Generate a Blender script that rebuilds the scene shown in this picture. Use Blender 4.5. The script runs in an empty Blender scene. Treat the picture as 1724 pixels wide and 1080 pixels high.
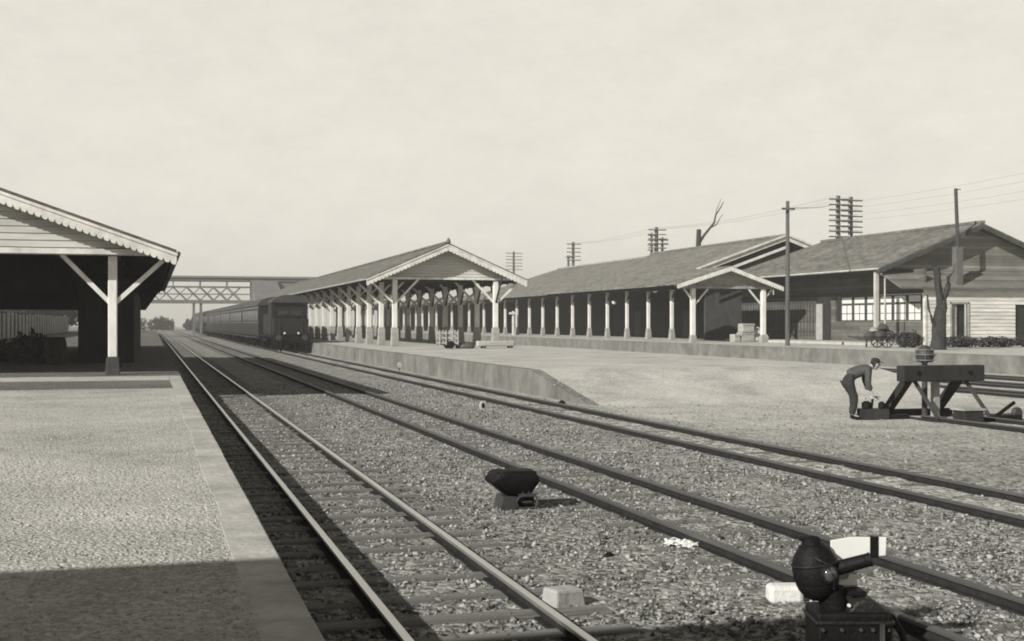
import bpy, math, random
import numpy as np
from mathutils import Vector, Matrix, noise

R = math.radians
rng = random.Random(7)
S = bpy.context.scene
COL = S.collection

# ------------------------------------------------------------------ camera, sky, sun
YAW = math.atan2(607, 2100)
EYE = 1.921                                    # rail tops lie at z = 0
cam_d = bpy.data.cameras.new('camera')
cam = bpy.data.objects.new('camera', cam_d); COL.objects.link(cam)
cam.location = (0, 0, EYE)
cam.rotation_euler = (R(90), 0, -YAW)
cam_d.sensor_width = 36; cam_d.lens = 43.85; cam_d.shift_y = 0.0023
cam_d.clip_start = 0.1; cam_d.clip_end = 4000
S.camera = cam

SUN_AZ = R(62); SUN_EL = R(29.4)               # shadows run 62 degrees right of the track direction
sd = bpy.data.lights.new('sun', 'SUN'); sd.energy = 5.0; sd.angle = R(0.55); sd.color = (1, .98, .925)
sun = bpy.data.objects.new('sun', sd); COL.objects.link(sun)
ray = Vector((math.sin(SUN_AZ)*math.cos(SUN_EL), math.cos(SUN_AZ)*math.cos(SUN_EL), -math.sin(SUN_EL)))
sun.rotation_euler = ray.to_track_quat('-Z', 'Y').to_euler()
sun.location = (-40, -30, 40)

W = bpy.data.worlds.new('World'); S.world = W; W.use_nodes = True
nt = W.node_tree; nt.nodes.clear()
out = nt.nodes.new('ShaderNodeOutputWorld'); bg = nt.nodes.new('ShaderNodeBackground')
sky = nt.nodes.new('ShaderNodeTexSky'); sky.sky_type = 'NISHITA'; sky.sun_disc = False
sky.sun_elevation = SUN_EL; sky.sun_rotation = math.pi + SUN_AZ
sky.air_density = 1.0; sky.dust_density = 5.0; sky.ozone_density = 1.0
bw = nt.nodes.new('ShaderNodeRGBToBW')
pw = nt.nodes.new('ShaderNodeMath'); pw.operation = 'POWER'; pw.inputs[1].default_value = 0.10
tc = nt.nodes.new('ShaderNodeTexCoord'); sx = nt.nodes.new('ShaderNodeSeparateXYZ')
rp = nt.nodes.new('ShaderNodeValToRGB')        # a bright milky band of sky low down, a deeper sky overhead
SK = 5.15
rp.color_ramp.elements[0].position = 0.0; rp.color_ramp.elements[0].color = (1, 1, 1, 1)
rp.color_ramp.elements[1].position = 1.0; rp.color_ramp.elements[1].color = (.16, .16, .16, 1)
e = rp.color_ramp.elements.new(.27); e.color = (.93, .93, .93, 1)
e = rp.color_ramp.elements.new(.5); e.color = (.24, .24, .24, 1)
cl = nt.nodes.new('ShaderNodeTexNoise'); cl.inputs['Scale'].default_value = 16; cl.inputs['Detail'].default_value = 10; cl.inputs['Roughness'].default_value = .78
clr = nt.nodes.new('ShaderNodeMapRange'); clr.inputs['From Min'].default_value = .3; clr.inputs['From Max'].default_value = .7; clr.inputs['To Min'].default_value = .94; clr.inputs['To Max'].default_value = 1.06
m1 = nt.nodes.new('ShaderNodeMath'); m1.operation = 'MULTIPLY'
m2 = nt.nodes.new('ShaderNodeMath'); m2.operation = 'MULTIPLY'
m3 = nt.nodes.new('ShaderNodeMath'); m3.operation = 'MULTIPLY'; m3.inputs[1].default_value = SK
tint = nt.nodes.new('ShaderNodeCombineColor')
L = nt.links.new
L(sky.outputs[0], bw.inputs[0]); L(bw.outputs[0], pw.inputs[0])
L(tc.outputs['Generated'], sx.inputs[0]); L(sx.outputs['Z'], rp.inputs[0])
clm_ = nt.nodes.new('ShaderNodeMapping'); clm_.inputs['Scale'].default_value = (1, 1, 2.2)
L(tc.outputs['Generated'], clm_.inputs[0]); L(clm_.outputs[0], cl.inputs['Vector']); L(cl.outputs[0], clr.inputs[0])
L(pw.outputs[0], m1.inputs[0]); L(rp.outputs[0], m1.inputs[1])
L(m1.outputs[0], m2.inputs[0]); L(clr.outputs[0], m2.inputs[1]); L(m2.outputs[0], m3.inputs[0])
for i, k in enumerate((1.0, .958, .852)):
    mk = nt.nodes.new('ShaderNodeMath'); mk.operation = 'MULTIPLY'; mk.inputs[1].default_value = k
    L(m3.outputs[0], mk.inputs[0]); L(mk.outputs[0], tint.inputs[i])
L(tint.outputs[0], bg.inputs[0]); bg.inputs[1].default_value = 0.12
L(bg.outputs[0], out.inputs[0])

S.view_settings.view_transform = 'Standard'; S.view_settings.look = 'None'
S.view_settings.exposure = 0.35; S.view_settings.gamma = 1
S.cycles.filter_width = 1.9
S.cycles.max_bounces = 5

# ------------------------------------------------------------------ materials
def sep(g, w=1.0):
    return (g*(1+.012*w), g, g*(1-.035*w), 1)

def new_mat(name, rough=.9, spec=.25):
    m = bpy.data.materials.new(name); m.use_nodes = True
    n = m.node_tree.nodes; b = n['Principled BSDF']
    b.inputs['Roughness'].default_value = rough
    b.inputs['Specular IOR Level'].default_value = spec
    return m, m.node_tree, b

def ramp(t, stops):
    r = t.nodes.new('ShaderNodeValToRGB')
    el = r.color_ramp.elements
    el[0].position, el[0].color = stops[0][0], stops[0][1]
    el[1].position, el[1].color = stops[-1][0], stops[-1][1]
    for p, c in stops[1:-1]:
        e = el.new(p); e.color = c
    return r

def mat(name, g, var=.25, scale=3.0, rough=.9, bump=.0, bscale=30, spec=.25, stretch=(1, 1, 1), metal=0, dirt=0):
    m, t, b = new_mat(name, rough, spec)
    b.inputs['Metallic'].default_value = metal
    tc = t.nodes.new('ShaderNodeTexCoord'); mp = t.nodes.new('ShaderNodeMapping')
    mp.inputs['Scale'].default_value = stretch
    t.links.new(tc.outputs['Object'], mp.inputs[0])
    nz = t.nodes.new('ShaderNodeTexNoise'); nz.inputs['Scale'].default_value = scale
    nz.inputs['Detail'].default_value = 7; nz.inputs['Roughness'].default_value = .68
    t.links.new(mp.outputs[0], nz.inputs['Vector'])
    r = ramp(t, [(.28, sep(g*(1-var))), (.5, sep(g)), (.72, sep(g*(1+var)))])
    t.links.new(nz.outputs[0], r.inputs[0])
    col = r.outputs[0]
    if dirt:
        n2 = t.nodes.new('ShaderNodeTexNoise'); n2.inputs['Scale'].default_value = scale*.37; n2.inputs['Detail'].default_value = 9
        n2.inputs['Roughness'].default_value = .75
        t.links.new(mp.outputs[0], n2.inputs['Vector'])
        r2 = ramp(t, [(.42, sep(1)), (.62, sep(1-dirt))]); t.links.new(n2.outputs[0], r2.inputs[0])
        mx = t.nodes.new('ShaderNodeMix'); mx.data_type = 'RGBA'; mx.blend_type = 'MULTIPLY'; mx.inputs[0].default_value = 1
        t.links.new(col, mx.inputs[6]); t.links.new(r2.outputs[0], mx.inputs[7]); col = mx.outputs[2]
    t.links.new(col, b.inputs['Base Color'])
    if bump:
        n3 = t.nodes.new('ShaderNodeTexNoise'); n3.inputs['Scale'].default_value = bscale; n3.inputs['Detail'].default_value = 5
        t.links.new(mp.outputs[0], n3.inputs['Vector'])
        bp = t.nodes.new('ShaderNodeBump'); bp.inputs['Strength'].default_value = bump; bp.inputs['Distance'].default_value = .03
        t.links.new(n3.outputs[0], bp.inputs['Height']); t.links.new(bp.outputs[0], b.inputs['Normal'])
    return m

def gravel_mat(name, g, contrast, vscale, zones=None, bump=.8, sandy=False):
    """loose stones: a shade per Voronoi cell, broken by patches of dust; zones = stops along world X"""
    m, t, b = new_mat(name, .95, .15)
    geo = t.nodes.new('ShaderNodeNewGeometry')
    v = t.nodes.new('ShaderNodeTexVoronoi'); v.inputs['Scale'].default_value = vscale
    nw = t.nodes.new('ShaderNodeTexNoise'); nw.inputs['Scale'].default_value = vscale*.5; nw.inputs['Detail'].default_value = 3
    add = t.nodes.new('ShaderNodeMix'); add.data_type = 'VECTOR'; add.inputs[0].default_value = .03
    t.links.new(geo.outputs['Position'], nw.inputs['Vector'])
    t.links.new(geo.outputs['Position'], add.inputs[4]); t.links.new(nw.outputs['Color'], add.inputs[5])
    t.links.new(add.outputs[1], v.inputs['Vector'])
    bwn = t.nodes.new('ShaderNodeRGBToBW'); t.links.new(v.outputs['Color'], bwn.inputs[0])
    r = ramp(t, [(.12, sep(g*(1-contrast))), (.5, sep(g)), (.88, sep(g*(1+contrast)))])
    t.links.new(bwn.outputs[0], r.inputs[0])
    n1 = t.nodes.new('ShaderNodeTexNoise'); n1.inputs['Scale'].default_value = .55; n1.inputs['Detail'].default_value = 10
    n1.inputs['Roughness'].default_value = .72
    t.links.new(geo.outputs['Position'], n1.inputs['Vector'])
    r1 = ramp(t, [(.3, sep(.66)), (.5, sep(1.0)), (.7, sep(1.24))]); t.links.new(n1.outputs[0], r1.inputs[0])
    mx = t.nodes.new('ShaderNodeMix'); mx.data_type = 'RGBA'; mx.blend_type = 'MULTIPLY'; mx.inputs[0].default_value = 1
    t.links.new(r.outputs[0], mx.inputs[6]); t.links.new(r1.outputs[0], mx.inputs[7])
    col = mx.outputs[2]
    if zones:
        s = t.nodes.new('ShaderNodeSeparateXYZ'); t.links.new(geo.outputs['Position'], s.inputs[0])
        nj = t.nodes.new('ShaderNodeTexNoise'); nj.inputs['Scale'].default_value = .8; nj.inputs['Detail'].default_value = 6
        t.links.new(geo.outputs['Position'], nj.inputs['Vector'])
        j = t.nodes.new('ShaderNodeMath'); j.operation = 'MULTIPLY_ADD'; j.inputs[1].default_value = .9
        t.links.new(nj.outputs[0], j.inputs[0]); t.links.new(s.outputs['X'], j.inputs[2])
        mr = t.nodes.new('ShaderNodeMapRange'); mr.inputs['From Min'].default_value = .45; mr.inputs['From Max'].default_value = 40.45
        t.links.new(j.outputs[0], mr.inputs[0])
        rz = ramp(t, [(x/40, (k, k, k, 1)) for x, k in zones]); t.links.new(mr.outputs[0], rz.inputs[0])
        m2 = t.nodes.new('ShaderNodeMix'); m2.data_type = 'RGBA'; m2.blend_type = 'MULTIPLY'; m2.inputs[0].default_value = 1
        sc = t.nodes.new('ShaderNodeVectorMath'); sc.operation = 'SCALE'; sc.inputs[3].default_value = 3.0
        t.links.new(rz.outputs[0], sc.inputs[0])
        t.links.new(col, m2.inputs[6]); t.links.new(sc.outputs[0], m2.inputs[7]); col = m2.outputs[2]
    if sandy:                                   # trodden sand spreads out from the platform ramp over the gravel
        def sm(sock, a, b_):
            q = t.nodes.new('ShaderNodeMapRange'); q.interpolation_type = 'SMOOTHSTEP'
            q.inputs['From Min'].default_value = a; q.inputs['From Max'].default_value = b_
            t.links.new(sock, q.inputs[0]); return q.outputs[0]
        jy = t.nodes.new('ShaderNodeMath'); jy.operation = 'MULTIPLY_ADD'; jy.inputs[1].default_value = 7
        t.links.new(nj.outputs[0], jy.inputs[0]); t.links.new(s.outputs['Y'], jy.inputs[2])
        fx, fy = sm(j.outputs[0], 9.9, 11.2), sm(jy.outputs[0], 15, 31)
        mu = t.nodes.new('ShaderNodeMath'); mu.operation = 'MULTIPLY'; t.links.new(fx, mu.inputs[0]); t.links.new(fy, mu.inputs[1])
        sr = ramp(t, [(.12, sep(.30)), (.5, sep(.385)), (.88, sep(.46))]); t.links.new(bwn.outputs[0], sr.inputs[0])
        m4 = t.nodes.new('ShaderNodeMix'); m4.data_type = 'RGBA'; m4.blend_type = 'MULTIPLY'; m4.inputs[0].default_value = 1
        t.links.new(sr.outputs[0], m4.inputs[6]); t.links.new(r1.outputs[0], m4.inputs[7])
        m5 = t.nodes.new('ShaderNodeMix'); m5.data_type = 'RGBA'
        t.links.new(mu.outputs[0], m5.inputs[0]); t.links.new(col, m5.inputs[6]); t.links.new(m4.outputs[2], m5.inputs[7]); col = m5.outputs[2]
    t.links.new(col, b.inputs['Base Color'])
    n3 = t.nodes.new('ShaderNodeTexNoise'); n3.inputs['Scale'].default_value = vscale*.8; n3.inputs['Detail'].default_value = 5
    t.links.new(geo.outputs['Position'], n3.inputs['Vector'])
    ad = t.nodes.new('ShaderNodeMath'); ad.operation = 'SUBTRACT'
    t.links.new(n3.outputs[0], ad.inputs[0]); t.links.new(v.outputs['Distance'], ad.inputs[1])
    bp = t.nodes.new('ShaderNodeBump'); bp.inputs['Strength'].default_value = bump; bp.inputs['Distance'].default_value = .025
    t.links.new(ad.outputs[0], bp.inputs['Height']); t.links.new(bp.outputs[0], b.inputs['Normal'])
    return m

def course_mat(name, g, step=.13, var=.3, depth=.45, axis='Z', rough=.9, joint=.35):
    """courses of shingles or boards: a dark line every step along axis and random shade per piece"""
    m, t, b = new_mat(name, rough, .25)
    tc = t.nodes.new('ShaderNodeTexCoord'); s = t.nodes.new('ShaderNodeSeparateXYZ')
    t.links.new(tc.outputs['Object'], s.inputs[0])
    mu = t.nodes.new('ShaderNodeMath'); mu.operation = 'DIVIDE'; mu.inputs[1].default_value = step
    t.links.new(s.outputs[axis], mu.inputs[0])
    fr = t.nodes.new('ShaderNodeMath'); fr.operation = 'FRACT'; t.links.new(mu.outputs[0], fr.inputs[0])
    fl = t.nodes.new('ShaderNodeMath'); fl.operation = 'FLOOR'; t.links.new(mu.outputs[0], fl.inputs[0])
    ot = 'Y' if axis != 'Y' else 'X'
    al = t.nodes.new('ShaderNodeMath'); al.operation = 'DIVIDE'; al.inputs[1].default_value = joint
    t.links.new(s.outputs[ot], al.inputs[0])
    of = t.nodes.new('ShaderNodeMath'); of.operation = 'MULTIPLY_ADD'; of.inputs[1].default_value = .5
    t.links.new(fl.outputs[0], of.inputs[0]); t.links.new(al.outputs[0], of.inputs[2])
    f2 = t.nodes.new('ShaderNodeMath'); f2.operation = 'FLOOR'; t.links.new(of.outputs[0], f2.inputs[0])
    cv = t.nodes.new('ShaderNodeCombineXYZ'); t.links.new(fl.outputs[0], cv.inputs[0]); t.links.new(f2.outputs[0], cv.inputs[1])
    wn = t.nodes.new('ShaderNodeTexWhiteNoise'); wn.noise_dimensions = '2D'; t.links.new(cv.outputs[0], wn.inputs[0])
    r = ramp(t, [(0, sep(g*(1-var))), (1, sep(g*(1+var)))]); t.links.new(wn.outputs[0], r.inputs[0])
    ln = ramp(t, [(0, sep(1-depth)), (.16, sep(1)), (1, sep(1))]); t.links.new(fr.outputs[0], ln.inputs[0])
    nz = t.nodes.new('ShaderNodeTexNoise'); nz.inputs['Scale'].default_value = .5; nz.inputs['Detail'].default_value = 9
    nz.inputs['Roughness'].default_value = .7
    t.links.new(tc.outputs['Object'], nz.inputs['Vector'])
    rn = ramp(t, [(.3, sep(.68)), (.5, sep(1)), (.7, sep(1.28))]); t.links.new(nz.outputs[0], rn.inputs[0])
    a = t.nodes.new('ShaderNodeMix'); a.data_type = 'RGBA'; a.blend_type = 'MULTIPLY'; a.inputs[0].default_value = 1
    c = t.nodes.new('ShaderNodeMix'); c.data_type = 'RGBA'; c.blend_type = 'MULTIPLY'; c.inputs[0].default_value = 1
    t.links.new(r.outputs[0], a.inputs[6]); t.links.new(ln.outputs[0], a.inputs[7])
    t.links.new(a.outputs[2], c.inputs[6]); t.links.new(rn.outputs[0], c.inputs[7])
    t.links.new(c.outputs[2], b.inputs['Base Color'])
    bp = t.nodes.new('ShaderNodeBump'); bp.inputs['Strength'].default_value = .5; bp.inputs['Distance'].default_value = .03
    t.links.new(ln.outputs[0], bp.inputs['Height']); t.links.new(bp.outputs[0], b.inputs['Normal'])
    return m

def island_mat(name, g, var):
    m, t, b = new_mat(name, .9, .2)
    geo = t.nodes.new('ShaderNodeNewGeometry')
    r = ramp(t, [(0, sep(g*(1-var))), (.6, sep(g)), (1, sep(g*(1+var)))])
    t.links.new(geo.outputs['Random Per Island'], r.inputs[0]); t.links.new(r.outputs[0], b.inputs['Base Color'])
    return m

GROUND = gravel_mat('yard_gravel', .225, .66, 17, zones=[(0, .27), (4.2, .30), (7.9, .32), (8.6, .46), (9.3, .42), (9.9, .30), (20, .32), (40, .34)], sandy=True)
SAND = gravel_mat('sandy_platform', .385, .22, 26, bump=.35)
PLATF = gravel_mat('platform_gravel', .355, .26, 38, bump=.55)
STONES = island_mat('ballast_stones', .20, .8)
PEBBLE = island_mat('platform_pebbles', .34, .4)
COPING = mat('coping_stone', .40, .22, 2.2, bump=.35, bscale=22, dirt=.35)
CONC = mat('platform_wall', .17, .3, 1.6, bump=.5, bscale=14, stretch=(1, 1, .8), dirt=.35)
CINDER_SHADE = gravel_mat('cinder_and_shade', .13, .5, 28)
PALE = mat('pale_kerb', .40, .2, 2, bump=.2, dirt=.2)
WHITE = mat('white_paint', .68, .12, 4, .65, stretch=(1, 1, .3), dirt=.25, bump=.08)
WHITEB = mat('white_board', .66, .14, 3, .7, stretch=(1, .2, 1), dirt=.3, bump=.08)
GREYB = mat('post_base_grey', .30, .3, 4, dirt=.3)
DARKB = mat('post_base_dark', .05, .4, 5)
DARKW = mat('dark_timber', .055, .45, 3, bump=.2, stretch=(1, 1, .3))
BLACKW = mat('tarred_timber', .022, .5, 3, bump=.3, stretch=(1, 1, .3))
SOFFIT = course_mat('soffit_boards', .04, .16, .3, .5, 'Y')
ROOF_C = course_mat('canopy_shingles', .115, .11, .35, .5)
ROOF_S = course_mat('station_tiles', .15, .10, .32, .5)
ROOF_O = course_mat('office_tiles', .13, .10, .32, .5)
CLAP = mat('clapboard', .56, .2, 2.5, stretch=(.25, 1, 2.2), dirt=.35)
GABLE = mat('gable_boards', .50, .16, 2, stretch=(.3, 1, 2), dirt=.25)
STEEL = mat('rail_steel', .62, .15, 8, .30, spec=.5, stretch=(1, .05, 1), metal=.9)
RUST = mat('rail_rust', .022, .4, 9, .9, spec=.1)
RAILTOP = mat('dull_rail_head', .085, .3, 8, .5, stretch=(1, .05, 1), metal=.3)
TIE = mat('sleeper_wood', .17, .5, 4, bump=.6, bscale=14, stretch=(.25, 3, 1), dirt=.5)
IRON = mat('black_iron', .005, .6, 6, .62, spec=.16, bump=.3)
IRONG = mat('grey_iron', .040, .4, 5, .55, spec=.3, bump=.1)
COACH = mat('coach_paint', .014, .5, 1.6, .6, stretch=(1, .6, 1), dirt=.3)
COACHR = mat('coach_roof', .045, .35, 1.5, .7)
COACHL = mat('coach_band', .11, .3, 2, .6)
GLASS = mat('dark_glass', .02, .3, 4, .15, spec=.5)
PAPER = mat('white_pane', .60, .06, 3, .5, spec=.4)
LAMP = mat('opal_glass', .6, .03, 3, .3)
BRIDGE = mat('bridge_iron', .16, .3, 2)
BRIDGER = mat('bridge_roof', .13, .3, 1)
POLE = mat('pole_wood', .085, .4, 3, stretch=(1, 1, .2))
STONEW = mat('white_stone', .31, .14, 6, bump=.4, bscale=12)
SACK = mat('sack_cloth', .55, .2, 5, bump=.4)
CRATE = mat('crate_wood', .34, .25, 4, stretch=(.4, 1, 2), dirt=.3)
LEAF = island_mat('dark_leaves', .028, .7)
LEAFS = island_mat('shrub_leaves', .045, .7)
BARK = mat('bark', .032, .6, 6, bump=.8, bscale=22)
BARKL = mat('pale_bark', .16, .4, 6, bump=.4)
SKIN = mat('skin', .30, .08, 10, .6)
JACKET = mat('work_jacket', .060, .3, 8, bump=.3)
TROUS = mat('work_trousers', .026, .3, 8, bump=.3)
CAPM = mat('cap_cloth', .022, .3, 8)
BRICK = mat('chimney_brick', .10, .35, 5, bump=.3)

# ------------------------------------------------------------------ building helpers
WO = {}
class MB:
    def __init__(s): s.v = []; s.f = []
    def add(s, vs, fs):
        n = len(s.v); s.v += [tuple(v) for v in vs]; s.f += [tuple(i+n for i in f) for f in fs]; return s
    def box(s, x0, x1, y0, y1, z0, z1):
        vs = [(x, y, z) for z in (z0, z1) for y in (y0, y1) for x in (x0, x1)]
        return s.add(vs, [(0, 2, 3, 1), (4, 5, 7, 6), (0, 1, 5, 4), (2, 6, 7, 3), (0, 4, 6, 2), (1, 3, 7, 5)])
    def cbox(s, c, d): return s.box(c[0]-d[0]/2, c[0]+d[0]/2, c[1]-d[1]/2, c[1]+d[1]/2, c[2]-d[2]/2, c[2]+d[2]/2)
    def frame(s, p0, p1):
        a = (Vector(p1)-Vector(p0)).normalized()
        up = Vector((0, 0, 1)) if abs(a.z) < .95 else Vector((0, 1, 0))
        r = a.cross(up).normalized(); return a, r, r.cross(a).normalized()
    def beam(s, p0, p1, w, h):
        a, r, u = s.frame(p0, p1); vs = []
        for p in (p0, p1):
            for i, j in ((-1, -1), (1, -1), (1, 1), (-1, 1)): vs.append(Vector(p)+r*w/2*i+u*h/2*j)
        return s.add(vs, [(3, 2, 1, 0), (4, 5, 6, 7)]+[(i, (i+1) % 4, 4+(i+1) % 4, 4+i) for i in range(4)])
    def tube(s, p0, p1, r0, r1=None, n=10):
        r1 = r0 if r1 is None else r1; a, r, u = s.frame(p0, p1); vs = []
        for p, q in ((p0, r0), (p1, r1)):
            for i in range(n):
                t = 2*math.pi*i/n; vs.append(Vector(p)+(r*math.cos(t)+u*math.sin(t))*q)
        return s.add(vs, [tuple(range(n-1, -1, -1)), tuple(range(n, 2*n))]+[(i, (i+1) % n, n+(i+1) % n, n+i) for i in range(n)])
    def path(s, pts, rad, n=8):
        P = [Vector(p) for p in pts]; rs = rad if isinstance(rad, (list, tuple)) else [rad]*len(P); vs = []
        for k, p in enumerate(P):
            a, r, u = s.frame(P[max(k-1, 0)], P[min(k+1, len(P)-1)])
            for i in range(n):
                t = 2*math.pi*i/n; vs.append(p+(r*math.cos(t)+u*math.sin(t))*rs[k])
        fs = [tuple(range(n-1, -1, -1)), tuple(range(n*(len(P)-1), n*len(P)))]
        for k in range(len(P)-1):
            for i in range(n): fs.append((k*n+i, k*n+(i+1) % n, (k+1)*n+(i+1) % n, (k+1)*n+i))
        return s.add(vs, fs)
    def lathe(s, c, prof, axis=(0, 0, 1), n=16, sx=1):
        a = Vector(axis).normalized(); _, r, u = s.frame(Vector(c), Vector(c)+a); vs = []
        for h, q in prof:
            for i in range(n):
                t = 2*math.pi*i/n; vs.append(Vector(c)+a*h+(r*math.cos(t)*sx+u*math.sin(t))*max(q, 1e-4))
        m = len(prof); fs = [tuple(range(n-1, -1, -1)), tuple(range(n*(m-1), n*m))]
        for k in range(m-1):
            for i in range(n): fs.append((k*n+i, k*n+(i+1) % n, (k+1)*n+(i+1) % n, (k+1)*n+i))
        return s.add(vs, fs)
    def slab(s, quad, th):
        """a plate: quad (4 points, the top face) thickened downward by th"""
        q = [Vector(p) for p in quad]; n = (q[1]-q[0]).cross(q[2]-q[0]).normalized()
        if n.z < 0: q.reverse(); n = -n
        d = n*th if abs(n.z) < .2 else Vector((0, 0, th))
        m = len(q)
        return s.add(q+[p-d for p in q], [tuple(range(m)), tuple(range(2*m-1, m-1, -1))]+[(i, m+i, m+(i+1) % m, (i+1) % m) for i in range(m)])
    def prism(s, pts, y0, y1, ax='y'):
        f = {'y': lambda a, b, c: (a, c, b), 'x': lambda a, b, c: (c, a, b), 'z': lambda a, b, c: (a, b, c)}[ax]
        m = len(pts)
        return s.add([f(a, b, y0) for a, b in pts]+[f(a, b, y1) for a, b in pts],
                     [tuple(range(m)), tuple(range(2*m-1, m-1, -1))]+[(i, m+i, m+(i+1) % m, (i+1) % m) for i in range(m)])
    def build(s, name, m, parent=None, org=None, smooth=False, bevel=0):
        me = bpy.data.meshes.new(name)
        pw = WO.get(parent.as_pointer(), Vector((0, 0, 0))) if parent else Vector((0, 0, 0))
        o_w = Vector(org) if org is not None else pw
        me.from_pydata([tuple(Vector(v)-o_w) for v in s.v], [], s.f)
        me.validate()
        import bmesh
        b = bmesh.new(); b.from_mesh(me); bmesh.ops.recalc_face_normals(b, faces=b.faces); b.to_mesh(me); b.free()
        if smooth:
            me.polygons.foreach_set('use_smooth', [True]*len(me.polygons))
            try: me.set_sharp_from_angle(angle=R(40))
            except Exception: pass
        me.materials.append(m)
        o = bpy.data.objects.new(name, me); COL.objects.link(o)
        if parent: o.parent = parent
        o.location = o_w-pw
        WO[o.as_pointer()] = o_w
        if bevel:
            bv = o.modifiers.new('edge', 'BEVEL'); bv.width = bevel; bv.segments = 2; bv.limit_method = 'ANGLE'
        return o

def tag(o, label=None, cat=None, group=None, kind=None):
    for k, v in (('label', label), ('category', cat), ('group', group), ('kind', kind)):
        if v: o[k] = v
    return o
def thing(name, label, cat, loc, group=None):
    o = bpy.data.objects.new(name, None); COL.objects.link(o); o.empty_display_size = .3
    o.location = loc; WO[o.as_pointer()] = Vector(loc)
    return tag(o, label, cat, group)
def local(t):
    WO[t.as_pointer()] = Vector((0, 0, 0)); return t     # parts of this thing are written in its own frame
def copy_tree(o, parent=None):
    c = o.copy(); COL.objects.link(c)
    if parent: c.parent = parent
    WO[c.as_pointer()] = WO.get(o.as_pointer(), Vector((0, 0, 0)))
    for ch in list(o.children): copy_tree(ch, c)
    return c
def raw_mesh(name, verts, faces, m):
    """numpy vertex and face arrays straight into one mesh"""
    me = bpy.data.meshes.new(name)
    nv, nf, k = len(verts), len(faces), faces.shape[1]
    me.vertices.add(nv); me.vertices.foreach_set('co', verts.astype(np.float32).ravel())
    me.loops.add(nf*k); me.loops.foreach_set('vertex_index', faces.astype(np.int32).ravel())
    me.polygons.add(nf); me.polygons.foreach_set('loop_start', np.arange(0, nf*k, k, dtype=np.int32))
    me.update(calc_edges=True); me.validate(); me.materials.append(m)
    o = bpy.data.objects.new(name, me); COL.objects.link(o); return o

# ------------------------------------------------------------------ the ground
GZ = -.10
def ground():
    xs = np.concatenate([[-600, -300, -120, -40, -12, -3], np.arange(.2, 14, .14), np.arange(14, 34, .6), [45, 80, 160, 350, 600]])
    ys = np.concatenate([[-300, -60, -12, 0, 3.5], np.arange(4.5, 30, .14), np.arange(30, 100, 1.2), [110, 130, 160, 220, 320, 450, 700]])
    v = np.zeros((len(ys), len(xs), 3))
    for j, y in enumerate(ys):
        for i, x in enumerate(xs):
            a = 1 if (0 < x < 34 and 4 < y < 100) else 0
            n = noise.noise((x*1.7, y*1.7, 1.3))*.018+noise.noise((x*5.1, y*5.1, 4.1))*.012
            v[j, i] = (x, y, GZ+a*n*(1 if y < 30 else .6))
    ny, nx = len(ys), len(xs)
    idx = np.arange(ny*nx).reshape(ny, nx)
    f = np.stack([idx[:-1, :-1], idx[:-1, 1:], idx[1:, 1:], idx[1:, :-1]], -1).reshape(-1, 4)
    o = raw_mesh('ground', v.reshape(-1, 3), f, GROUND); tag(o, kind='structure')
    o.data.polygons.foreach_set('use_smooth', [True]*len(f))
ground()

def stones(name, n, xr, yr, zf, sz, m, seed, ypow=2.0, skip=None):
    g = np.random.default_rng(seed)
    base = np.array([(1, 0, 0), (-1, 0, 0), (0, 1, 0), (0, -1, 0), (0, 0, 1), (0, 0, -1)], float)
    fc = np.array([(0, 2, 4), (2, 1, 4), (1, 3, 4), (3, 0, 4), (2, 0, 5), (1, 2, 5), (3, 1, 5), (0, 3, 5)])
    x = g.uniform(*xr, n); y = yr[0]+(yr[1]-yr[0])*g.uniform(0, 1, n)**ypow
    if skip is not None:
        k = ~skip(x, y); x, y = x[k], y[k]; n = len(x)
    s = g.uniform(sz[0], sz[1], n)*(.6+.8*g.random(n)**3)
    a = g.uniform(0, 6.28, n)
    sc = g.uniform(.55, 1.2, (n, 1, 3))*s[:, None, None]; sc[:, :, 2] *= .75
    p = base[None]*sc + g.normal(0, .22, (n, 6, 3))*s[:, None, None]
    c, q = np.cos(a)[:, None], np.sin(a)[:, None]
    px = p[..., 0]*c-p[..., 1]*q; py = p[..., 0]*q+p[..., 1]*c
    z = np.full(n, zf) if not callable(zf) else zf(x, y)
    vs = np.stack([px+x[:, None], py+y[:, None], p[..., 2]+z[:, None]+s[:, None]*.2], -1).reshape(-1, 3)
    fs = (fc[None]+(np.arange(n)*6)[:, None, None]).reshape(-1, 3)
    o = raw_mesh(name, vs, fs, m); return tag(o, kind='stuff')
RAILS = [1.498, 2.565, 4.76, 5.827, 8.31, 9.377]
def near_rail(x, y):
    k = np.zeros(len(x), bool)
    for r in RAILS: k |= np.abs(x-r) < .075
    return k
tag(stones('ballast', 80000, (.72, 8.2), (5, 42), GZ, (.008, .030), STONES, 3, 1.8, near_rail), 'loose ballast stones strewn between the rails', 'ballast')
tag(stones('grit', 7000, (8.2, 16), (9, 40), GZ, (.008, .026), STONES, 5, 1.5, near_rail), 'scattered grit on the sandy yard', 'grit')
tag(stones('pebbles', 22000, (-3.6, .46), (5, 26), .60, (.004, .012), PEBBLE, 9, 2.2), 'fine gravel strewn on the near platform', 'gravel')

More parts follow.
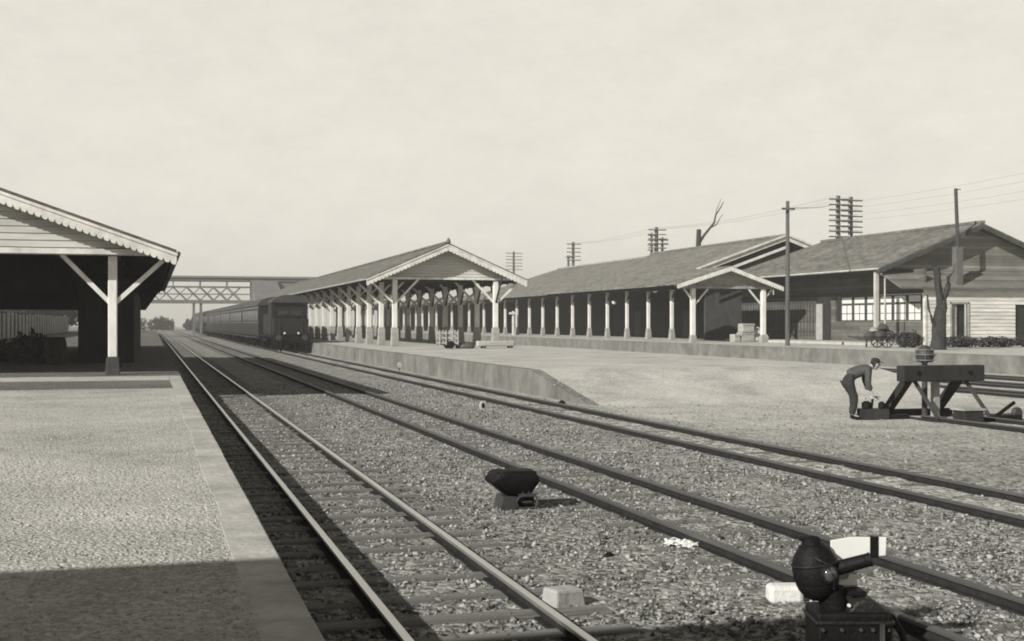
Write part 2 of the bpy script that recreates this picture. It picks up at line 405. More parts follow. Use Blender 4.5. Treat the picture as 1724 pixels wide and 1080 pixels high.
# ------------------------------------------------------------------ platforms
PZ = .60
o = MB().box(-17, .52, -30, 230, -.5, PZ).build('platform', PLATF); tag(o, kind='structure')
m = MB(); y = -6.0; k = 0
while y < 230:
    l = 1.45 if y < 60 else 12
    m.box(.432+.035*noise.noise((y, 7, 3)), .698+.012*noise.noise((y, 1, 1)), y+.006, y+l-.006, -.45, PZ+.0025+.001*noise.noise((y, 3, 2))); y += l
tag(m.build('kerb', COPING, bevel=.012), kind='structure')
tag(MB().box(-17, .40, 26.2, 29.7, PZ+.001, PZ+.006).build('path', CINDER_SHADE), kind='structure')
tag(MB().box(-17, .70, 32.3, 229, PZ+.0, PZ+.012).build('path', CINDER_SHADE), kind='structure')  # dark sheet standing in for the canopy's shade on the platform
tag(MB().box(-17, .40, 30.3, 31.9, PZ+.001, PZ+.010).build('pavement', PALE), kind='structure')

# middle island platform with its ramp down to the yard
RY0, RY1, MX0, MX1 = 28.5, 33.6, 10.24, 21.2
def mid_top(y): return PZ if y >= RY1 else GZ-.03+(PZ-GZ+.03)*(y-RY0)/(RY1-RY0)
m = MB()
ysr = [RY0+(RY1-RY0)*i/6 for i in range(7)]+[40, 60, 80, 110, 150, 210]
xsr = [MX0+.30, 14, 18, MX1]
g0 = len(m.v); vs = []; fs = []
for y in ysr:
    for x in xsr: vs.append((x, y, mid_top(y)+.02*noise.noise((x, y*.7, 0))))
nx = len(xsr)
for j in range(len(ysr)-1):
    for i in range(nx-1): fs.append((j*nx+i, j*nx+i+1, (j+1)*nx+i+1, (j+1)*nx+i))
m.add(vs, fs)
m.box(MX1-.02, MX1, RY1, 210, -.4, PZ-.02)
tag(m.build('platform', SAND, smooth=True), kind='structure')
m = MB()
prof = [(RY0+.05, -.4)]+[(210, -.4), (210, PZ+.004), (RY1, PZ+.004), (RY0+.05, GZ-.02)]
m.prism(prof, MX0, MX0+.30, 'x')
w = m.build('platform_wall', CONC); tag(w, 'grey concrete retaining wall of the island platform sloping down to the yard', 'wall')
# station platform
m = MB().box(32.9, 90, -40, 260, -.4, PZ)
tag(m.build('platform', SAND), kind='structure')
m = MB().box(32.4, 32.9, -40, 260, -.5, PZ+.02)
tag(m.build('platform_wall', CONC), 'long low grey retaining wall along the station platform', 'wall')
tag(MB().box(40.2, 43.3, 64, 83, PZ+.001, PZ+.16).build('pavement', PALE), kind='structure')

tag(stones('rubble', 900, (9.9, 11.0), (28.0, 33), lambda x, y: np.where(x > MX0, np.clip(PZ*(y-RY0)/(RY1-RY0)+(GZ-.03)*(1-(y-RY0)/(RY1-RY0)), GZ, PZ), GZ), (.006, .022), PEBBLE, 15, 1.0), 'loose rubble spilling over the end of the island platform ramp', 'rubble')
# ------------------------------------------------------------------ tracks
def rail_mesh(mb_head, mb_web, x, y0, y1, n=1):
    mb_head.box(x-.031, x+.031, y0, y1, -.030, 0)
    mb_web.box(x-.010, x+.010, y0, y1, -.085, -.0305)
    mb_web.box(x-.055, x+.055, y0, y1, -.105, -.086)
def track(c, y0, y1, label, shiny, ties, tie_top=-.083, first=5.0, group='railway tracks'):
    t = thing('railway_track', label, 'railway track', (c, max(y0, 6), GZ), group)
    for s in (-.5335, .5335):
        h, wb = MB(), MB(); rail_mesh(h, wb, c+s, y0, y1)
        r = wb.build('rail', RUST, t); h.build('rail_head', STEEL if shiny else RAILTOP, r, bevel=.006)
    if ties:
        base = MB().box(-1.02, 1.02, -.115, .115, -.10, 0).build('sleeper', TIE, t, org=(0, 0, 0), bevel=.012)
        for k in range(ties):
            s = base if k == 0 else base.copy()
            if k: COL.objects.link(s); s.parent = t
            s.location = (rng.uniform(-.04, .04), first+k*.66+rng.uniform(-.05, .05)-t.location.y, tie_top-GZ+rng.uniform(-.008, .004))
            s.rotation_euler.z = rng.uniform(-.02, .02)
        m = MB()
        y = first+ties*.66
        while y < min(y1, 150): m.box(c-1.02, c+1.02, y-.11, y+.11, -.16, tie_top); y += .66
        o = m.build('sleepers', TIE, t); o['kind'] = 'stuff'
    return t
track(2.031, -20, 420, 'nearest track with bright polished rails beside the left platform edge', True, 64)
track(5.293, -20, 420, 'second track from the left with dull dark rails in gravel', False, 40, -.092, 7.0)
track(8.843, -20, 420, 'third track with sandy infill leading up to the waiting train', False, 30, -.100, 9.0)
track(23.0, -20, 420, 'far track in the sand beyond the buffer stop', False, 0)
track(26.1, -20, 420, 'middle one of the three far tracks between buffer stop and station platform', False, 0)
track(29.4, -20, 420, 'farthest track running along the station platform wall', False, 0)
track(15.95, -20, 22.6, 'short siding that ends at the timber buffer stop', False, 0)

# ------------------------------------------------------------------ platform canopies
def scallop(mb, p0, p1, y0, y1, depth, pitch, top=0.0):
    """a board between p0 and p1 (x,z) whose lower edge is cut in scallops; extruded y0..y1"""
    a = Vector((p1[0]-p0[0], p1[1]-p0[1])); Ln = a.length; n = max(3, int(Ln/pitch))
    for k in range(n):
        A = Vector(p0)+a*(k/n); B = Vector(p0)+a*((k+1)/n); C = (A+B)/2
        dl = (B-A)
        pts = [(A.x, A.y+top), (B.x, B.y+top)]
        for tt, dd in ((1, .72), (.86, .93), (.66, 1.0), (.34, 1.0), (.14, .93), (0, .72)):
            q = A+dl*tt; pts.append((q.x, q.y-depth*dd))
        mb.prism(pts, y0, y1, 'y')

def canopy(name, label, cx, hw_l, hw_r, post_x, z_e, z_r, y0, y1, post_y0, dy, n, pw, ped, brace_z, brace_r, beam_z, roofm, shaftm, pedm, white_rows, scal=.26, group='island platform canopies', long_br=False, bdep=.34, setb=.85):
    t = thing(name, label, 'platform canopy', (cx, y0+1, PZ), group)
    sl = (z_r-z_e)/hw_r
    zl = z_r-sl*hw_l
    m = MB()
    m.slab([(cx, y0, z_r), (cx-hw_l, y0, zl), (cx-hw_l, y1, zl), (cx, y1, z_r)], .07)
    m.slab([(cx, y0, z_r), (cx+hw_r, y0, z_e), (cx+hw_r, y1, z_e), (cx, y1, z_r)], .07)
    rf = m.build('roof', roofm, t)
    m = MB()
    m.slab([(cx, y0+.16, z_r-.085), (cx-hw_l+.05, y0+.16, zl-.085), (cx-hw_l+.05, y1, zl-.085), (cx, y1, z_r-.085)], .03)
    m.slab([(cx, y0+.16, z_r-.085), (cx+hw_r-.05, y0+.16, z_e-.085), (cx+hw_r-.05, y1, z_e-.085), (cx, y1, z_r-.085)], .03)
    y = y0+2
    while y < y1:
        for s, hw, ze in ((-1, hw_l, zl), (1, hw_r, z_e)):
            m.beam((cx, y, z_r-.19), (cx+s*(hw-.15), y, ze-.17), .09, .13)
        y += 1.4
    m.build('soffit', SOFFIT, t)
    m = MB().beam((cx, y0-.03, z_r+.03), (cx, y1, z_r+.03), .26, .10); m.lathe((cx, y0-.02, z_r-.02), [(0, .12), (.18, .10), (.3, .02)], n=8)
    m.build('ridge_cap', roofm, rf)
    m = MB()
    scallop(m, (cx, z_r-.075), (cx-hw_l, zl-.075), y0+.02, y0+.06, bdep, scal)
    scallop(m, (cx, z_r-.075), (cx+hw_r, z_e-.075), y0+.02, y0+.06, bdep, scal)
    m.build('bargeboard', WHITEB, t)
    m = MB()
    m.beam((cx, y0+.0, z_r-.12), (cx-hw_l-.02, y0+.0, zl-.12), .035, .07); m.beam((cx, y0, z_r-.12), (cx+hw_r+.02, y0, z_e-.12), .035, .07)
    m.build('bargeboard_moulding', WHITEB, t)
    # boarded gable above the tie beam
    m = MB(); z = beam_z+.1; bd = .17; yg = y0+setb
    while z < z_r-.2:
        xa = (z_r-.15-(z+bd))/sl
        if xa > .1:
            m.add([(cx-xa, yg, z), (cx+xa, yg, z), (cx+xa, yg+.02, z+bd-.01), (cx-xa, yg+.02, z+bd-.01), (cx-xa, yg+.05, z), (cx+xa, yg+.05, z), (cx+xa, yg+.05, z+bd-.01), (cx-xa, yg+.05, z+bd-.01)],
                  [(0, 1, 2, 3), (4, 7, 6, 5), (0, 4, 5, 1), (3, 2, 6, 7), (0, 3, 7, 4), (1, 5, 6, 2)])
        z += bd
    m.build('gable_boards', GABLE, t)
    yb = post_y0
    x_in = hw_l-.35, hw_r-.35
    MB().box(cx-x_in[0], cx+x_in[1], y0+setb-.07, y0+1.03, beam_z-.06, beam_z+.075).build('tie_beam', WHITEB, t)
    m = MB()
    for k in range(1, n): m.box(cx-x_in[0], cx+x_in[1], yb+k*dy-.07, yb+k*dy+.07, beam_z-.08, beam_z+.06)
    for px in post_x: m.box(cx+px-.08, cx+px+.08, y0+1.2, y1-.5, beam_z+.07, beam_z+.24)
    m.build('roof_beams', DARKW, t)
    for s, hw, ze in ((-1, hw_l, zl), (1, hw_r, z_e)):
        m = MB(); xg = cx+s*(hw+.05); m.path([(xg, y0+.05, ze-.09), (xg, y1, ze-.09)], .055, 8); m.build('gutter', GREYB, t)
    first = {}
    for px in post_x:
        for k in range(n):
            key = px
            org = (cx+px, yb+k*dy, PZ)
            if key not in first:
                x, yy = org[0], org[1]
                p = MB().box(x-pw/2, x+pw/2, yy-pw/2, yy+pw/2, PZ+ped[1], beam_z-.08).build('post', shaftm, t, org=org, bevel=.02)
                b = MB(); w0, w1 = ped[0]/2, ped[0]/2*.82
                b.add([(x+i*w0, yy+j*w0, PZ) for i, j in ((-1, -1), (1, -1), (1, 1), (-1, 1))]+[(x+i*w1, yy+j*w1, PZ+ped[1]) for i, j in ((-1, -1), (1, -1), (1, 1), (-1, 1))],
                      [(3, 2, 1, 0), (4, 5, 6, 7)]+[(i, (i+1) % 4, 4+(i+1) % 4, 4+i) for i in range(4)])
                b.build('post_base', pedm, p, bevel=.015)
                for s in (-1, 1):
                    zt = beam_z-.05
                    out_side = (s > 0) == (px > 0)
                    bm = MB().beam((x+s*pw*.3, yy, brace_z), (x+s*brace_r, yy, zt+(-.12 if out_side else 0)), .11, .11)
                    bm.build('brace', shaftm, p)
                if long_br and px > 0:
                    for s in (-1, 1):
                        MB().beam((x, yy+s*pw*.3, brace_z), (x, yy+s*brace_r, zt+.1), .09, .09).build('brace', DARKW, p)
                first[key] = p
            else:
                p = copy_tree(first[key], t); p.location = Vector(org)-WO[t.as_pointer()]
                if k > 0 and white_rows is not None:
                    pass
    return t

# island platform canopy (middle of the picture)
canopy('platform_canopy', 'long open canopy on the island platform, white posts and scalloped gable facing the yard', 15.93, 4.6, 4.6,
       (-2.85, 3.0), 4.40, 6.40, 67.9, 150, 68.9, 4.22, 17, .27, (.44, 1.05), 3.05, 1.35, 4.42, ROOF_C, WHITE, GREYB, None, .22, long_br=True, bdep=.38)
# left platform canopy (only its right half is in view)
lc = canopy('platform_canopy', 'near canopy on the left platform with wide scalloped white bargeboard and one white post', -6.5, 7.1, 7.1,
       (-5.6, 5.56), 3.73, 6.22, 32.0, 70, 33.06, 5.6, 1, .22, (.36, .46), 2.43, 1.22, 3.68, ROOF_C, WHITE, DARKB, None, .165, bdep=.31, setb=.5)
# posts further along it, coloured black in place of the roof's shade
m = MB()
for k in range(1, 7):
    y = 33.06+k*5.6
    x = -.94
    p = MB().box(x-.11, x+.11, y-.11, y+.11, PZ, 3.95).build('post', BLACKW, lc, org=(x, y, PZ))
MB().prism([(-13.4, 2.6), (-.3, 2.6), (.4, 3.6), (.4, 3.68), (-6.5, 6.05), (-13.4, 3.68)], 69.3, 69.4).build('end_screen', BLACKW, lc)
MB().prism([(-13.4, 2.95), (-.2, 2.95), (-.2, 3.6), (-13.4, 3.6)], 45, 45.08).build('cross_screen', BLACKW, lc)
# dark waiting room beneath it
t = thing('waiting_room', 'dark tarred timber hut under the left canopy behind the white post', 'hut', (-1.4, 43, PZ))
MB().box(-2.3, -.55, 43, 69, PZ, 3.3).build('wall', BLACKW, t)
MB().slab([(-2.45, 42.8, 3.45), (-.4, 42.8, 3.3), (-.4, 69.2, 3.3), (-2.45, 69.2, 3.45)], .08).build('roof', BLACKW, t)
m = MB().lathe((-2.85, 41.2, PZ), [(0, .26), (.2, .31), (.45, .33), (.7, .31), (.88, .26)], n=18)
b = m.build('barrel', BLACKW, org=(-2.85, 41.2, PZ), smooth=True); tag(b, 'dark barrel standing in the shade before the hut', 'barrel')

# ------------------------------------------------------------------ station buildings on the right
def roof_gable(m, xe0, xr, xe1, ze0, zr, ze1, y0, y1, th=.14):
    m.slab([(xr, y0, zr), (xe0, y0, ze0), (xe0, y1, ze0), (xr, y1, zr)], th)
    m.slab([(xr, y0, zr), (xe1, y0, ze1), (xe1, y1, ze1), (xr, y1, zr)], th)
def station_post(parent, x, y, top, m0=WHITE):
    p = MB().box(x-.12, x+.12, y-.12, y+.12, PZ+.85, top).build('post', m0, parent, org=(x, y, PZ), bevel=.02)
    b = MB(); w0, w1 = .22, .16
    b.add([(x+i*w0, y+j*w0, PZ) for i, j in ((-1, -1), (1, -1), (1, 1), (-1, 1))]+[(x+i*w1, y+j*w1, PZ+.85) for i, j in ((-1, -1), (1, -1), (1, 1), (-1, 1))],
          [(3, 2, 1, 0), (4, 5, 6, 7)]+[(i, (i+1) % 4, 4+(i+1) % 4, 4+i) for i in range(4)])
    b.build('post_base', GREYB, p, bevel=.015)
    for s in (-1, 1): MB().beam((x, y+s*.09, top-.75), (x, y+s*.75, top-.05), .09, .09).build('brace', DARKW, p)
    return p
XE, ZE, XP = 36.8, 4.82, 38.6
def posts_row(t, x, ys, top):
    p0 = None
    for y in ys:
        if p0 is None: p0 = station_post(t, x, y, top)
        else:
            c = copy_tree(p0, t); c.location = Vector((x, y, PZ))-WO[t.as_pointer()]
PY = [89.1+4.72*k for k in range(11)]
# middle block, raised ridge and white barge at its near end
t = thing('station_building', 'tall station block with white gable barge above the porch and a row of white posts', 'station building', (44, 88, PZ), 'station buildings')
m = MB(); roof_gable(m, XE, 47.8, 58.8, ZE, 8.75, ZE, 88, 115.4); rf = m.build('roof', ROOF_S, t)
MB().beam((47.8, 87.9, 8.80), (47.8, 115.4, 8.80), .4, .16).build('ridge_cap', ROOF_S, rf)
m = MB()
for a, b in (((47.8, 8.62), (40.2, 5.9)), ((47.8, 8.62), (58.9, ZE-.2))):
    m.beam((a[0], 87.93, a[1]), (b[0], 87.93, b[1]), .07, .42)
    m.beam((a[0], 87.80, a[1]+.19), (b[0], 87.80, b[1]+.19), .10, .14)
m.build('bargeboard', WHITEB, t)
m = MB(); m.beam((47.8, 87.97, 7.85), (40.2, 87.97, 5.15), .05, .20); m.build('inner_bargeboard', WHITEB, t)
MB().prism([(41.5, PZ), (57, PZ), (57, 5.2), (47.8, 8.5), (41.5, 6.3)], 89.3, 89.5).build('gable_wall', DARKW, t)
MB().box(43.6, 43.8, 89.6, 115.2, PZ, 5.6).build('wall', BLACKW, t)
m = MB()
m.slab([(XE+.1, 88.1, ZE-.17), (47.0, 88.1, 8.28), (47.0, 115.2, 8.28), (XE+.1, 115.2, ZE-.17)], .03)
m.box(XP-.09, XP+.09, 88.2, 115.3, 4.6, 4.85); m.build('eave_beam', DARKW, t)
for y in (96.5, 107.5): MB().box(43.50, 43.58, y, y+1.6, PZ, 3.0).build('door', DARKW, t)
posts_row(t, XP, [y for y in PY if y < 115], 4.6)
# farther block, slightly lower ridge, hipped far end
t = thing('station_building', 'farther station block with lower ridge, hipped end and white posts under the eave', 'station building', (44, 116, PZ), 'station buildings')
m = MB(); ye = 144.9; yh = 151
m.slab([(47.8, 115.5, 8.5), (XE, 115.5, ZE-.08), (XE, yh, ZE-.08), (47.8, ye, 8.5)], .14)
m.slab([(47.8, 115.5, 8.5), (58.8, 115.5, ZE-.08), (58.8, yh, ZE-.08), (47.8, ye, 8.5)], .14)
m.add([(47.8, ye, 8.5), (XE, yh, ZE-.08), (58.8, yh, ZE-.08)], [(0, 1, 2)])
rf = m.build('roof', ROOF_S, t)
MB().beam((47.8, 115.5, 8.55), (47.8, ye, 8.55), .4, .16).build('ridge_cap', GREYB, rf)
MB().box(43.6, 43.8, 115.6, 150, PZ, 5.6).build('wall', BLACKW, t)
MB().box(XP-.09, XP+.09, 115.5, 150.5, 4.5, 4.72).build('eave_beam', DARKW, t)
posts_row(t, XP, [y for y in PY if y > 115]+[PY[-1]+4.72, PY[-1]+9.44], 4.5)
# low canopy beyond
t = thing('platform_shelter', 'low long shelter roof with white posts at the far end of the station platform', 'shelter', (42, 152, PZ))
m = MB(); roof_gable(m, XE, 41.5, 46, 4.6, 5.7, 4.6, 152, 262); m.build('roof', ROOF_S, t)
MB().box(45.4, 45.6, 152, 258, PZ, 4.6).build('wall', BLACKW, t)
posts_row(t, XP, [153+4.72*k for k in range(20)], 4.45)
# near gabled porch end of the platform roof
t = thing('station_porch', 'gabled white fronted porch on two white posts at the end of the station roof', 'porch', (37.2, 76, PZ))
QC, Q0, Q1, QZ = 37.2, 33.35, 41.05, 5.74
m = MB(); roof_gable(m, Q0, QC, Q1, 4.54, QZ, 4.42, 76, 86, .1); m.build('roof', ROOF_S, t)
m = MB()
scallop(m, (QC, QZ-.06), (Q0-.05, 4.46), 75.94, 75.99, .30, .2); scallop(m, (QC, QZ-.06), (Q1+.05, 4.34), 75.94, 75.99, .30, .2)
m.build('bargeboard', WHITEB, t)
m = MB(); zb = 4.42
while zb < 5.5:
    xa = (QZ-.1-zb-.16)/.325
    if xa > .1: m.box(QC-xa, QC+xa, 76.7, 76.74, zb, zb+.155)
    zb += .165
m.build('gable_boards', GREYB, t)
MB().box(Q0+.6, Q1-.5, 76.62, 76.82, 4.22, 4.40).build('tie_beam', GREYB, t)
for x in (34.75, 39.95):
    p = MB().box(x-.15, x+.15, 76.57, 76.87, PZ+.5, 4.22).build('post', WHITE, t, org=(x, 76.72, PZ), bevel=.02)
    MB().add([(x+i*.22, 76.72+j*.22, PZ) for i, j in ((-1, -1), (1, -1), (1, 1), (-1, 1))]+[(x+i*.17, 76.72+j*.17, PZ+.5) for i, j in ((-1, -1), (1, -1), (1, 1), (-1, 1))],
             [(3, 2, 1, 0), (4, 5, 6, 7)]+[(i, (i+1) % 4, 4+(i+1) % 4, 4+i) for i in range(4)]).build('post_base', GREYB, p)
    for q, ln in ((-1, .65 if x < 38 else 1.1), (1, 1.1 if x < 38 else .65)):
        MB().beam((x+q*.1, 76.72, 4.2-ln), (x+q*ln, 76.72, 4.2), .10, .10).build('brace', WHITE, p)
MB().box(Q0+1.3, Q0+1.5, 77, 86, 4.22, 4.4).box(Q1-1.2, Q1-1.0, 77, 86, 4.22, 4.4).build('eave_beam', DARKW, t)

# station office: hip and gable roof, windows towards the track, clapboard end wall
t = thing('station_office', 'station office with tiled gable roof, white window panes and lit clapboard end wall', 'station building', (48, 63, PZ), 'station buildings')
m = MB(); y0, y1, yh = 64.2, 82.8, 86.5; xe, xr, xb, ze, zr = 41.0, 48.0, 55.2, 5.2, 7.95
m.slab([(xr, y0, zr), (xe, y0, ze), (xe, yh, ze), (xr, y1, zr)], .13)
m.slab([(xr, y0, zr), (xb, y0, ze), (xb, yh, ze), (xr, y1, zr)], .13)
m.add([(xr, y1, zr), (xe, yh, ze), (xb, yh, ze)], [(0, 1, 2)])
rf = m.build('roof', ROOF_O, t)
MB().beam((xr, y0-.05, zr+.04), (xr, y1, zr+.04), .36, .16).build('ridge_cap', ROOF_O, rf)
m = MB(); m.beam((xr, y0-.02, zr-.22), (xe-.1, y0-.02, ze-.26), .06, .26); m.beam((xr, y0-.02, zr-.22), (xb+.1, y0-.02, ze-.26), .06, .26)
m.build('bargeboard', DARKW, t)
MB().prism([(xe+1.4, 4.9), (xb-1.4, 4.9), (xb-1.4, ze+.4), (xr, zr-.25), (xe+1.4, ze+.4)], 65.0, 65.2).build('gable_wall', course_mat('gable_planks', .19, .2, .3, .5, 'Z', joint=3.1), t)
m = MB().slab([(xe+.2, 65.0, 5.15), (xb, 65.0, 5.15), (xb, 63.0, 4.0), (xe+.6, 63.0, 4.0)], .1); m.build('skirt_roof', ROOF_O, t)
# clapboard end wall with a door opening
m = MB(); z = PZ; yw = 63.4
def clap(xa, xz, z):
    m.add([(xa, yw-.035, z), (xz, yw-.035, z), (xz, yw, z+.22), (xa, yw, z+.22), (xa, yw+.06, z), (xz, yw+.06, z), (xz, yw+.06, z+.22), (xa, yw+.06, z+.22)],
          [(0, 1, 2, 3), (4, 7, 6, 5), (0, 4, 5, 1), (3, 2, 6, 7), (0, 3, 7, 4), (1, 5, 6, 2)])
while z < 4.0:
    if z < 3.0: clap(43.5, 45.25, z); clap(46.35, 49.7, z); clap(51.0, 55, z)
    else: clap(43.5, 55, z)
    z += .22
m.build('clapboard_wall', CLAP, t)
m = MB(); m.box(45.15, 45.25, yw-.08, yw+.1, PZ, 3.14); m.box(46.35, 46.45, yw-.08, yw+.1, PZ, 3.14); m.box(45.15, 46.45, yw-.08, yw+.1, 3.06, 3.16)
m.build('door_frame', GREYB, t)
d = MB().box(45.26, 46.34, yw+.25, yw+.3, PZ, 3.05).build('door', BLACKW, t); MB().box(45.26, 45.7, yw+.1, yw+.16, PZ, 3.0).build('door_leaf', GREYB, d)
MB().box(49.7, 51.0, yw+.1, yw+.2, PZ, 3.1).build('door', BLACKW, t)
m = MB(); m.box(43.42, 43.54, yw-.07, yw+.1, PZ, 4.1); m.build('corner_board', CLAP, t)
# track side wall: boards below and above the windows, a doorway, dark lattice
wl = course_mat('wall_boards', .10, .22, .25, .5, 'Z', joint=3.7)
m = MB(); xw = 43.5
m.box(xw, xw+.15, 63.5, 87, PZ, 2.0); m.box(xw, xw+.15, 63.5, 87, 3.66, 5.1); m.box(xw, xw+.15, 73.4, 74.0, 2.0, 3.66); m.box(xw, xw+.15, 76, 87, 2.0, 3.66)
m.build('wall', wl, t)
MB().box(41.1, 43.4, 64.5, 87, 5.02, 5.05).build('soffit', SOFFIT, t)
MB().box(xw-.06, xw+.0, 63.6, 87, 3.68, 3.86).build('lintel', DARKW, t)
ws = None
for k in range(6):
    yc = 64.45+k*1.5
    if ws is None:
        f = MB()
        f.box(xw-.03, xw+.06, yc-.70, yc-.62, 2.02, 3.64); f.box(xw-.03, xw+.06, yc+.62, yc+.70, 2.02, 3.64)
        f.box(xw-.03, xw+.06, yc-.62, yc+.62, 2.02, 2.10); f.box(xw-.03, xw+.06, yc-.62, yc+.62, 3.56, 3.64); f.box(xw-.03, xw+.06, yc-.62, yc+.62, 3.06, 3.18)
        ws = f.build('window', DARKW, t, org=(xw, yc, 2.0))
        g = MB().box(xw+.01, xw+.03, yc-.62, yc+.62, 2.10, 3.06); g.box(xw+.01, xw+.03, yc-.62, yc+.62, 3.18, 3.56); g.build('pane', PAPER, ws)
        b = MB(); b.box(xw-.015, xw+.01, yc-.02, yc+.02, 2.1, 3.06); b.box(xw-.012, xw+.008, yc-.62, yc+.62, 2.50, 2.535); b.build('glazing_bar', DARKW, ws)
    else:
        c = copy_tree(ws, t); c.location = Vector((xw, yc, 2.0))-WO[t.as_pointer()]
MB().box(xw-.04, xw+.02, 73.95, 74.95, PZ+.16, 3.2).build('door', BLACKW, t)
MB().box(xw-.08, xw-.03, 74.95, 75.75, PZ+.16, 3.2).build('door_leaf', mat('faded_door', .30, .2, 3), t)
m = MB()
for y in np.arange(76.2, 86.8, .42): m.box(xw-.05, xw-.01, y, y+.08, 1.0, 3.5)
for z in (1.3, 2.0, 2.7, 3.3): m.box(xw-.045, xw-.005, 76.1, 86.8, z, z+.06)
m.build('lattice', DARKW, t)
m = MB()
m.path([(xe-.05, 64.3, ze-.1), (xe-.05, 87, ze-.1)], .06); m.path([(xe-.05, 64.4, ze-.12), (xe+.25, 64.4, 4.75), (xe+.45, 64.4, 4.6), (xe+.45, 64.4, PZ)], .05)
m.path([(xe-.05, 79.5, ze-.1), (xe+.5, 79.5, 4.7), (xe+1.2, 79.5, 4.5), (xe+1.2, 79.5, 3.9)], .05)
m.build('gutter', PALE, t)
MB().box(41.15, 41.37, 64.9, 65.12, PZ, 5.0).build('post', PALE, t)
# stove chimney
c = MB().box(45.53, 45.97, 63.25, 63.7, 4.12, 6.4).build('chimney', BRICK, t)
MB().tube((45.75, 63.45, 6.4), (45.6, 63.45, 9.85), .11, .10, 10).tube((45.6, 63.45, 9.76), (45.95, 63.45, 9.82), .03, .03, 6).build('stovepipe', IRONG, c)

# pruned tree with a forked top on the station platform
def trunk_tree():
    t = thing('pruned_tree', 'dark pruned tree with a forked stump top standing in front of the clapboard wall', 'tree', (37.05, 52.9, PZ))
    x, y = 37.05, 52.9
    def rough(pts, rr, n, seed, mm, name):
        o = MB().path(pts, rr, n).build(name, mm, t, smooth=True)
        r2 = random.Random(seed)
        for v in o.data.vertices: v.co += Vector((r2.uniform(-1, 1), r2.uniform(-1, 1), r2.uniform(-1, 1)*.5))*.035
    rough([(x-.05, y, PZ-.05), (x-.02, y, .85), (x+.02, y, 1.2), (x+.0, y, 1.6), (x+.06, y, 2.0), (x+.10, y, 2.35), (x+.15, y, 2.7), (x+.2, y, 3.0)], [.46, .37, .35, .33, .33, .29, .27, .22], 14, 1, BARK, 'trunk')
    rough([(x+.15, y, 2.8), (x+.02, y, 3.3), (x-.04, y, 3.8), (x-.06, y, 4.2), (x-.12, y, 4.6), (x-.2, y, 4.72)], [.20, .16, .14, .15, .17, .06], 11, 2, BARK, 'limb')
    rough([(x+.2, y, 2.8), (x+.40, y, 3.3), (x+.52, y, 3.8), (x+.62, y+.1, 4.15), (x+.7, y+.1, 4.3)], [.20, .15, .13, .09, .03], 10, 3, BARK, 'limb')
    rough([(x-.15, y-.1, 1.6), (x-.42, y-.1, 2.0), (x-.6, y-.1, 2.6), (x-.66, y, 3.3)], [.09, .06, .045, .02], 8, 4, BARK, 'limb')
    MB().path([(x-.2, y, 4.66), (x-.5, y, 4.85), (x-.65, y, 4.82)], [.05, .03, .01], 6).path([(x+.6, y, 4.1), (x+.85, y, 4.5), (x+.95, y, 4.75)], [.04, .025, .01], 6).path([(x-.05, y, 4.1), (x+.25, y, 4.45)], [.03, .01], 6).build('twigs', BARK, t)
trunk_tree()

# ------------------------------------------------------------------ leafy plants
def leaves(cells, n, size, seed):
    """many small leaf faces spread through ellipsoids; cells: (cx,cy,cz,rx,ry,rz)"""
    g = np.random.default_rng(seed); V = []; F = []
    tot = sum(c[3]*c[4]*c[5] for c in cells)**.999
    for c in cells:
        k = max(20, int(n*c[3]*c[4]*c[5]/tot))
        d = g.normal(size=(k, 3)); d /= np.linalg.norm(d, axis=1)[:, None]
        r = g.uniform(.35, 1.05, (k, 1))**.6
        p = np.array(c[:3])+d*r*np.array(c[3:])*(1+.18*np.sin(d[:, :1]*7+c[0]))
        a = g.normal(size=(k, 3)); a /= np.linalg.norm(a, axis=1)[:, None]
        b = np.cross(a, g.normal(size=(k, 3))); b /= np.linalg.norm(b, axis=1)[:, None]
        s = size*g.uniform(.5, 1.4, (k, 1))
        V.append(np.stack([p-a*s, p+b*s*.45, p+a*s, p-b*s*.45], 1))
    V = np.concatenate(V); k = len(V)
    return V.reshape(-1, 3), np.arange(k*4).reshape(k, 4)
def plant(name, label, cat, base, cells, n, size, seed, m=LEAF, trunk=None, group=None):
    t = thing(name, label, cat, base, group)
    v, f = leaves(cells, n, size, seed)
    o = raw_mesh('crown' if trunk else 'foliage', v-np.array(base), f, m); o.parent = t
    mm = MB()
    if trunk: mm.path([base, (base[0]+.1, base[1], base[2]+trunk*.5), (base[0], base[1], base[2]+trunk)], [.28, .22, .10], 8).build('trunk', BARK, t)
    else:
        for k in range(5):
            a = k*1.3; c = cells[k % len(cells)]
            mm.tube((c[0], c[1], base[2]), (c[0]+.2*math.cos(a)*c[3], c[1]+.2*math.sin(a), c[2]+c[5]*.6), .03, .012, 5)
        mm.build('stem', BARK, t)
    return t
def tree(x, y, h, w, seed, label):
    r = random.Random(seed)
    cells = [(x+r.uniform(-.5, .5)*w, y+r.uniform(-.5, .5)*w, h*r.uniform(.35, .8), w*r.uniform(.35, .6), w*r.uniform(.35, .6), h*r.uniform(.14, .26)) for _ in range(9)]
    cells.append((x, y, h*.82, w*.4, w*.4, h*.2))
    plant('evergreen_tree', label, 'tree', (x, y, GZ), cells, 5200, .28, seed, trunk=h*.7, group='trees beyond the left platform')
tree(-13.6, 172, 7.5, 6.0, 11, 'dark bushy tree just behind the middle of the picket fence')
tree(-19.5, 178, 9.0, 7.0, 12, 'tall dark tree rising over the picket fence at the left edge')
tree(-9.2, 186, 6.5, 5.5, 13, 'dark rounded tree beyond the far end of the picket fence')
tree(-16.5, 196, 10.0, 7.0, 14, 'broad dark tree farther back between the two nearer ones')
tree(-24.5, 190, 10, 8.0, 15, 'large dark tree cut by the left edge of the picture')
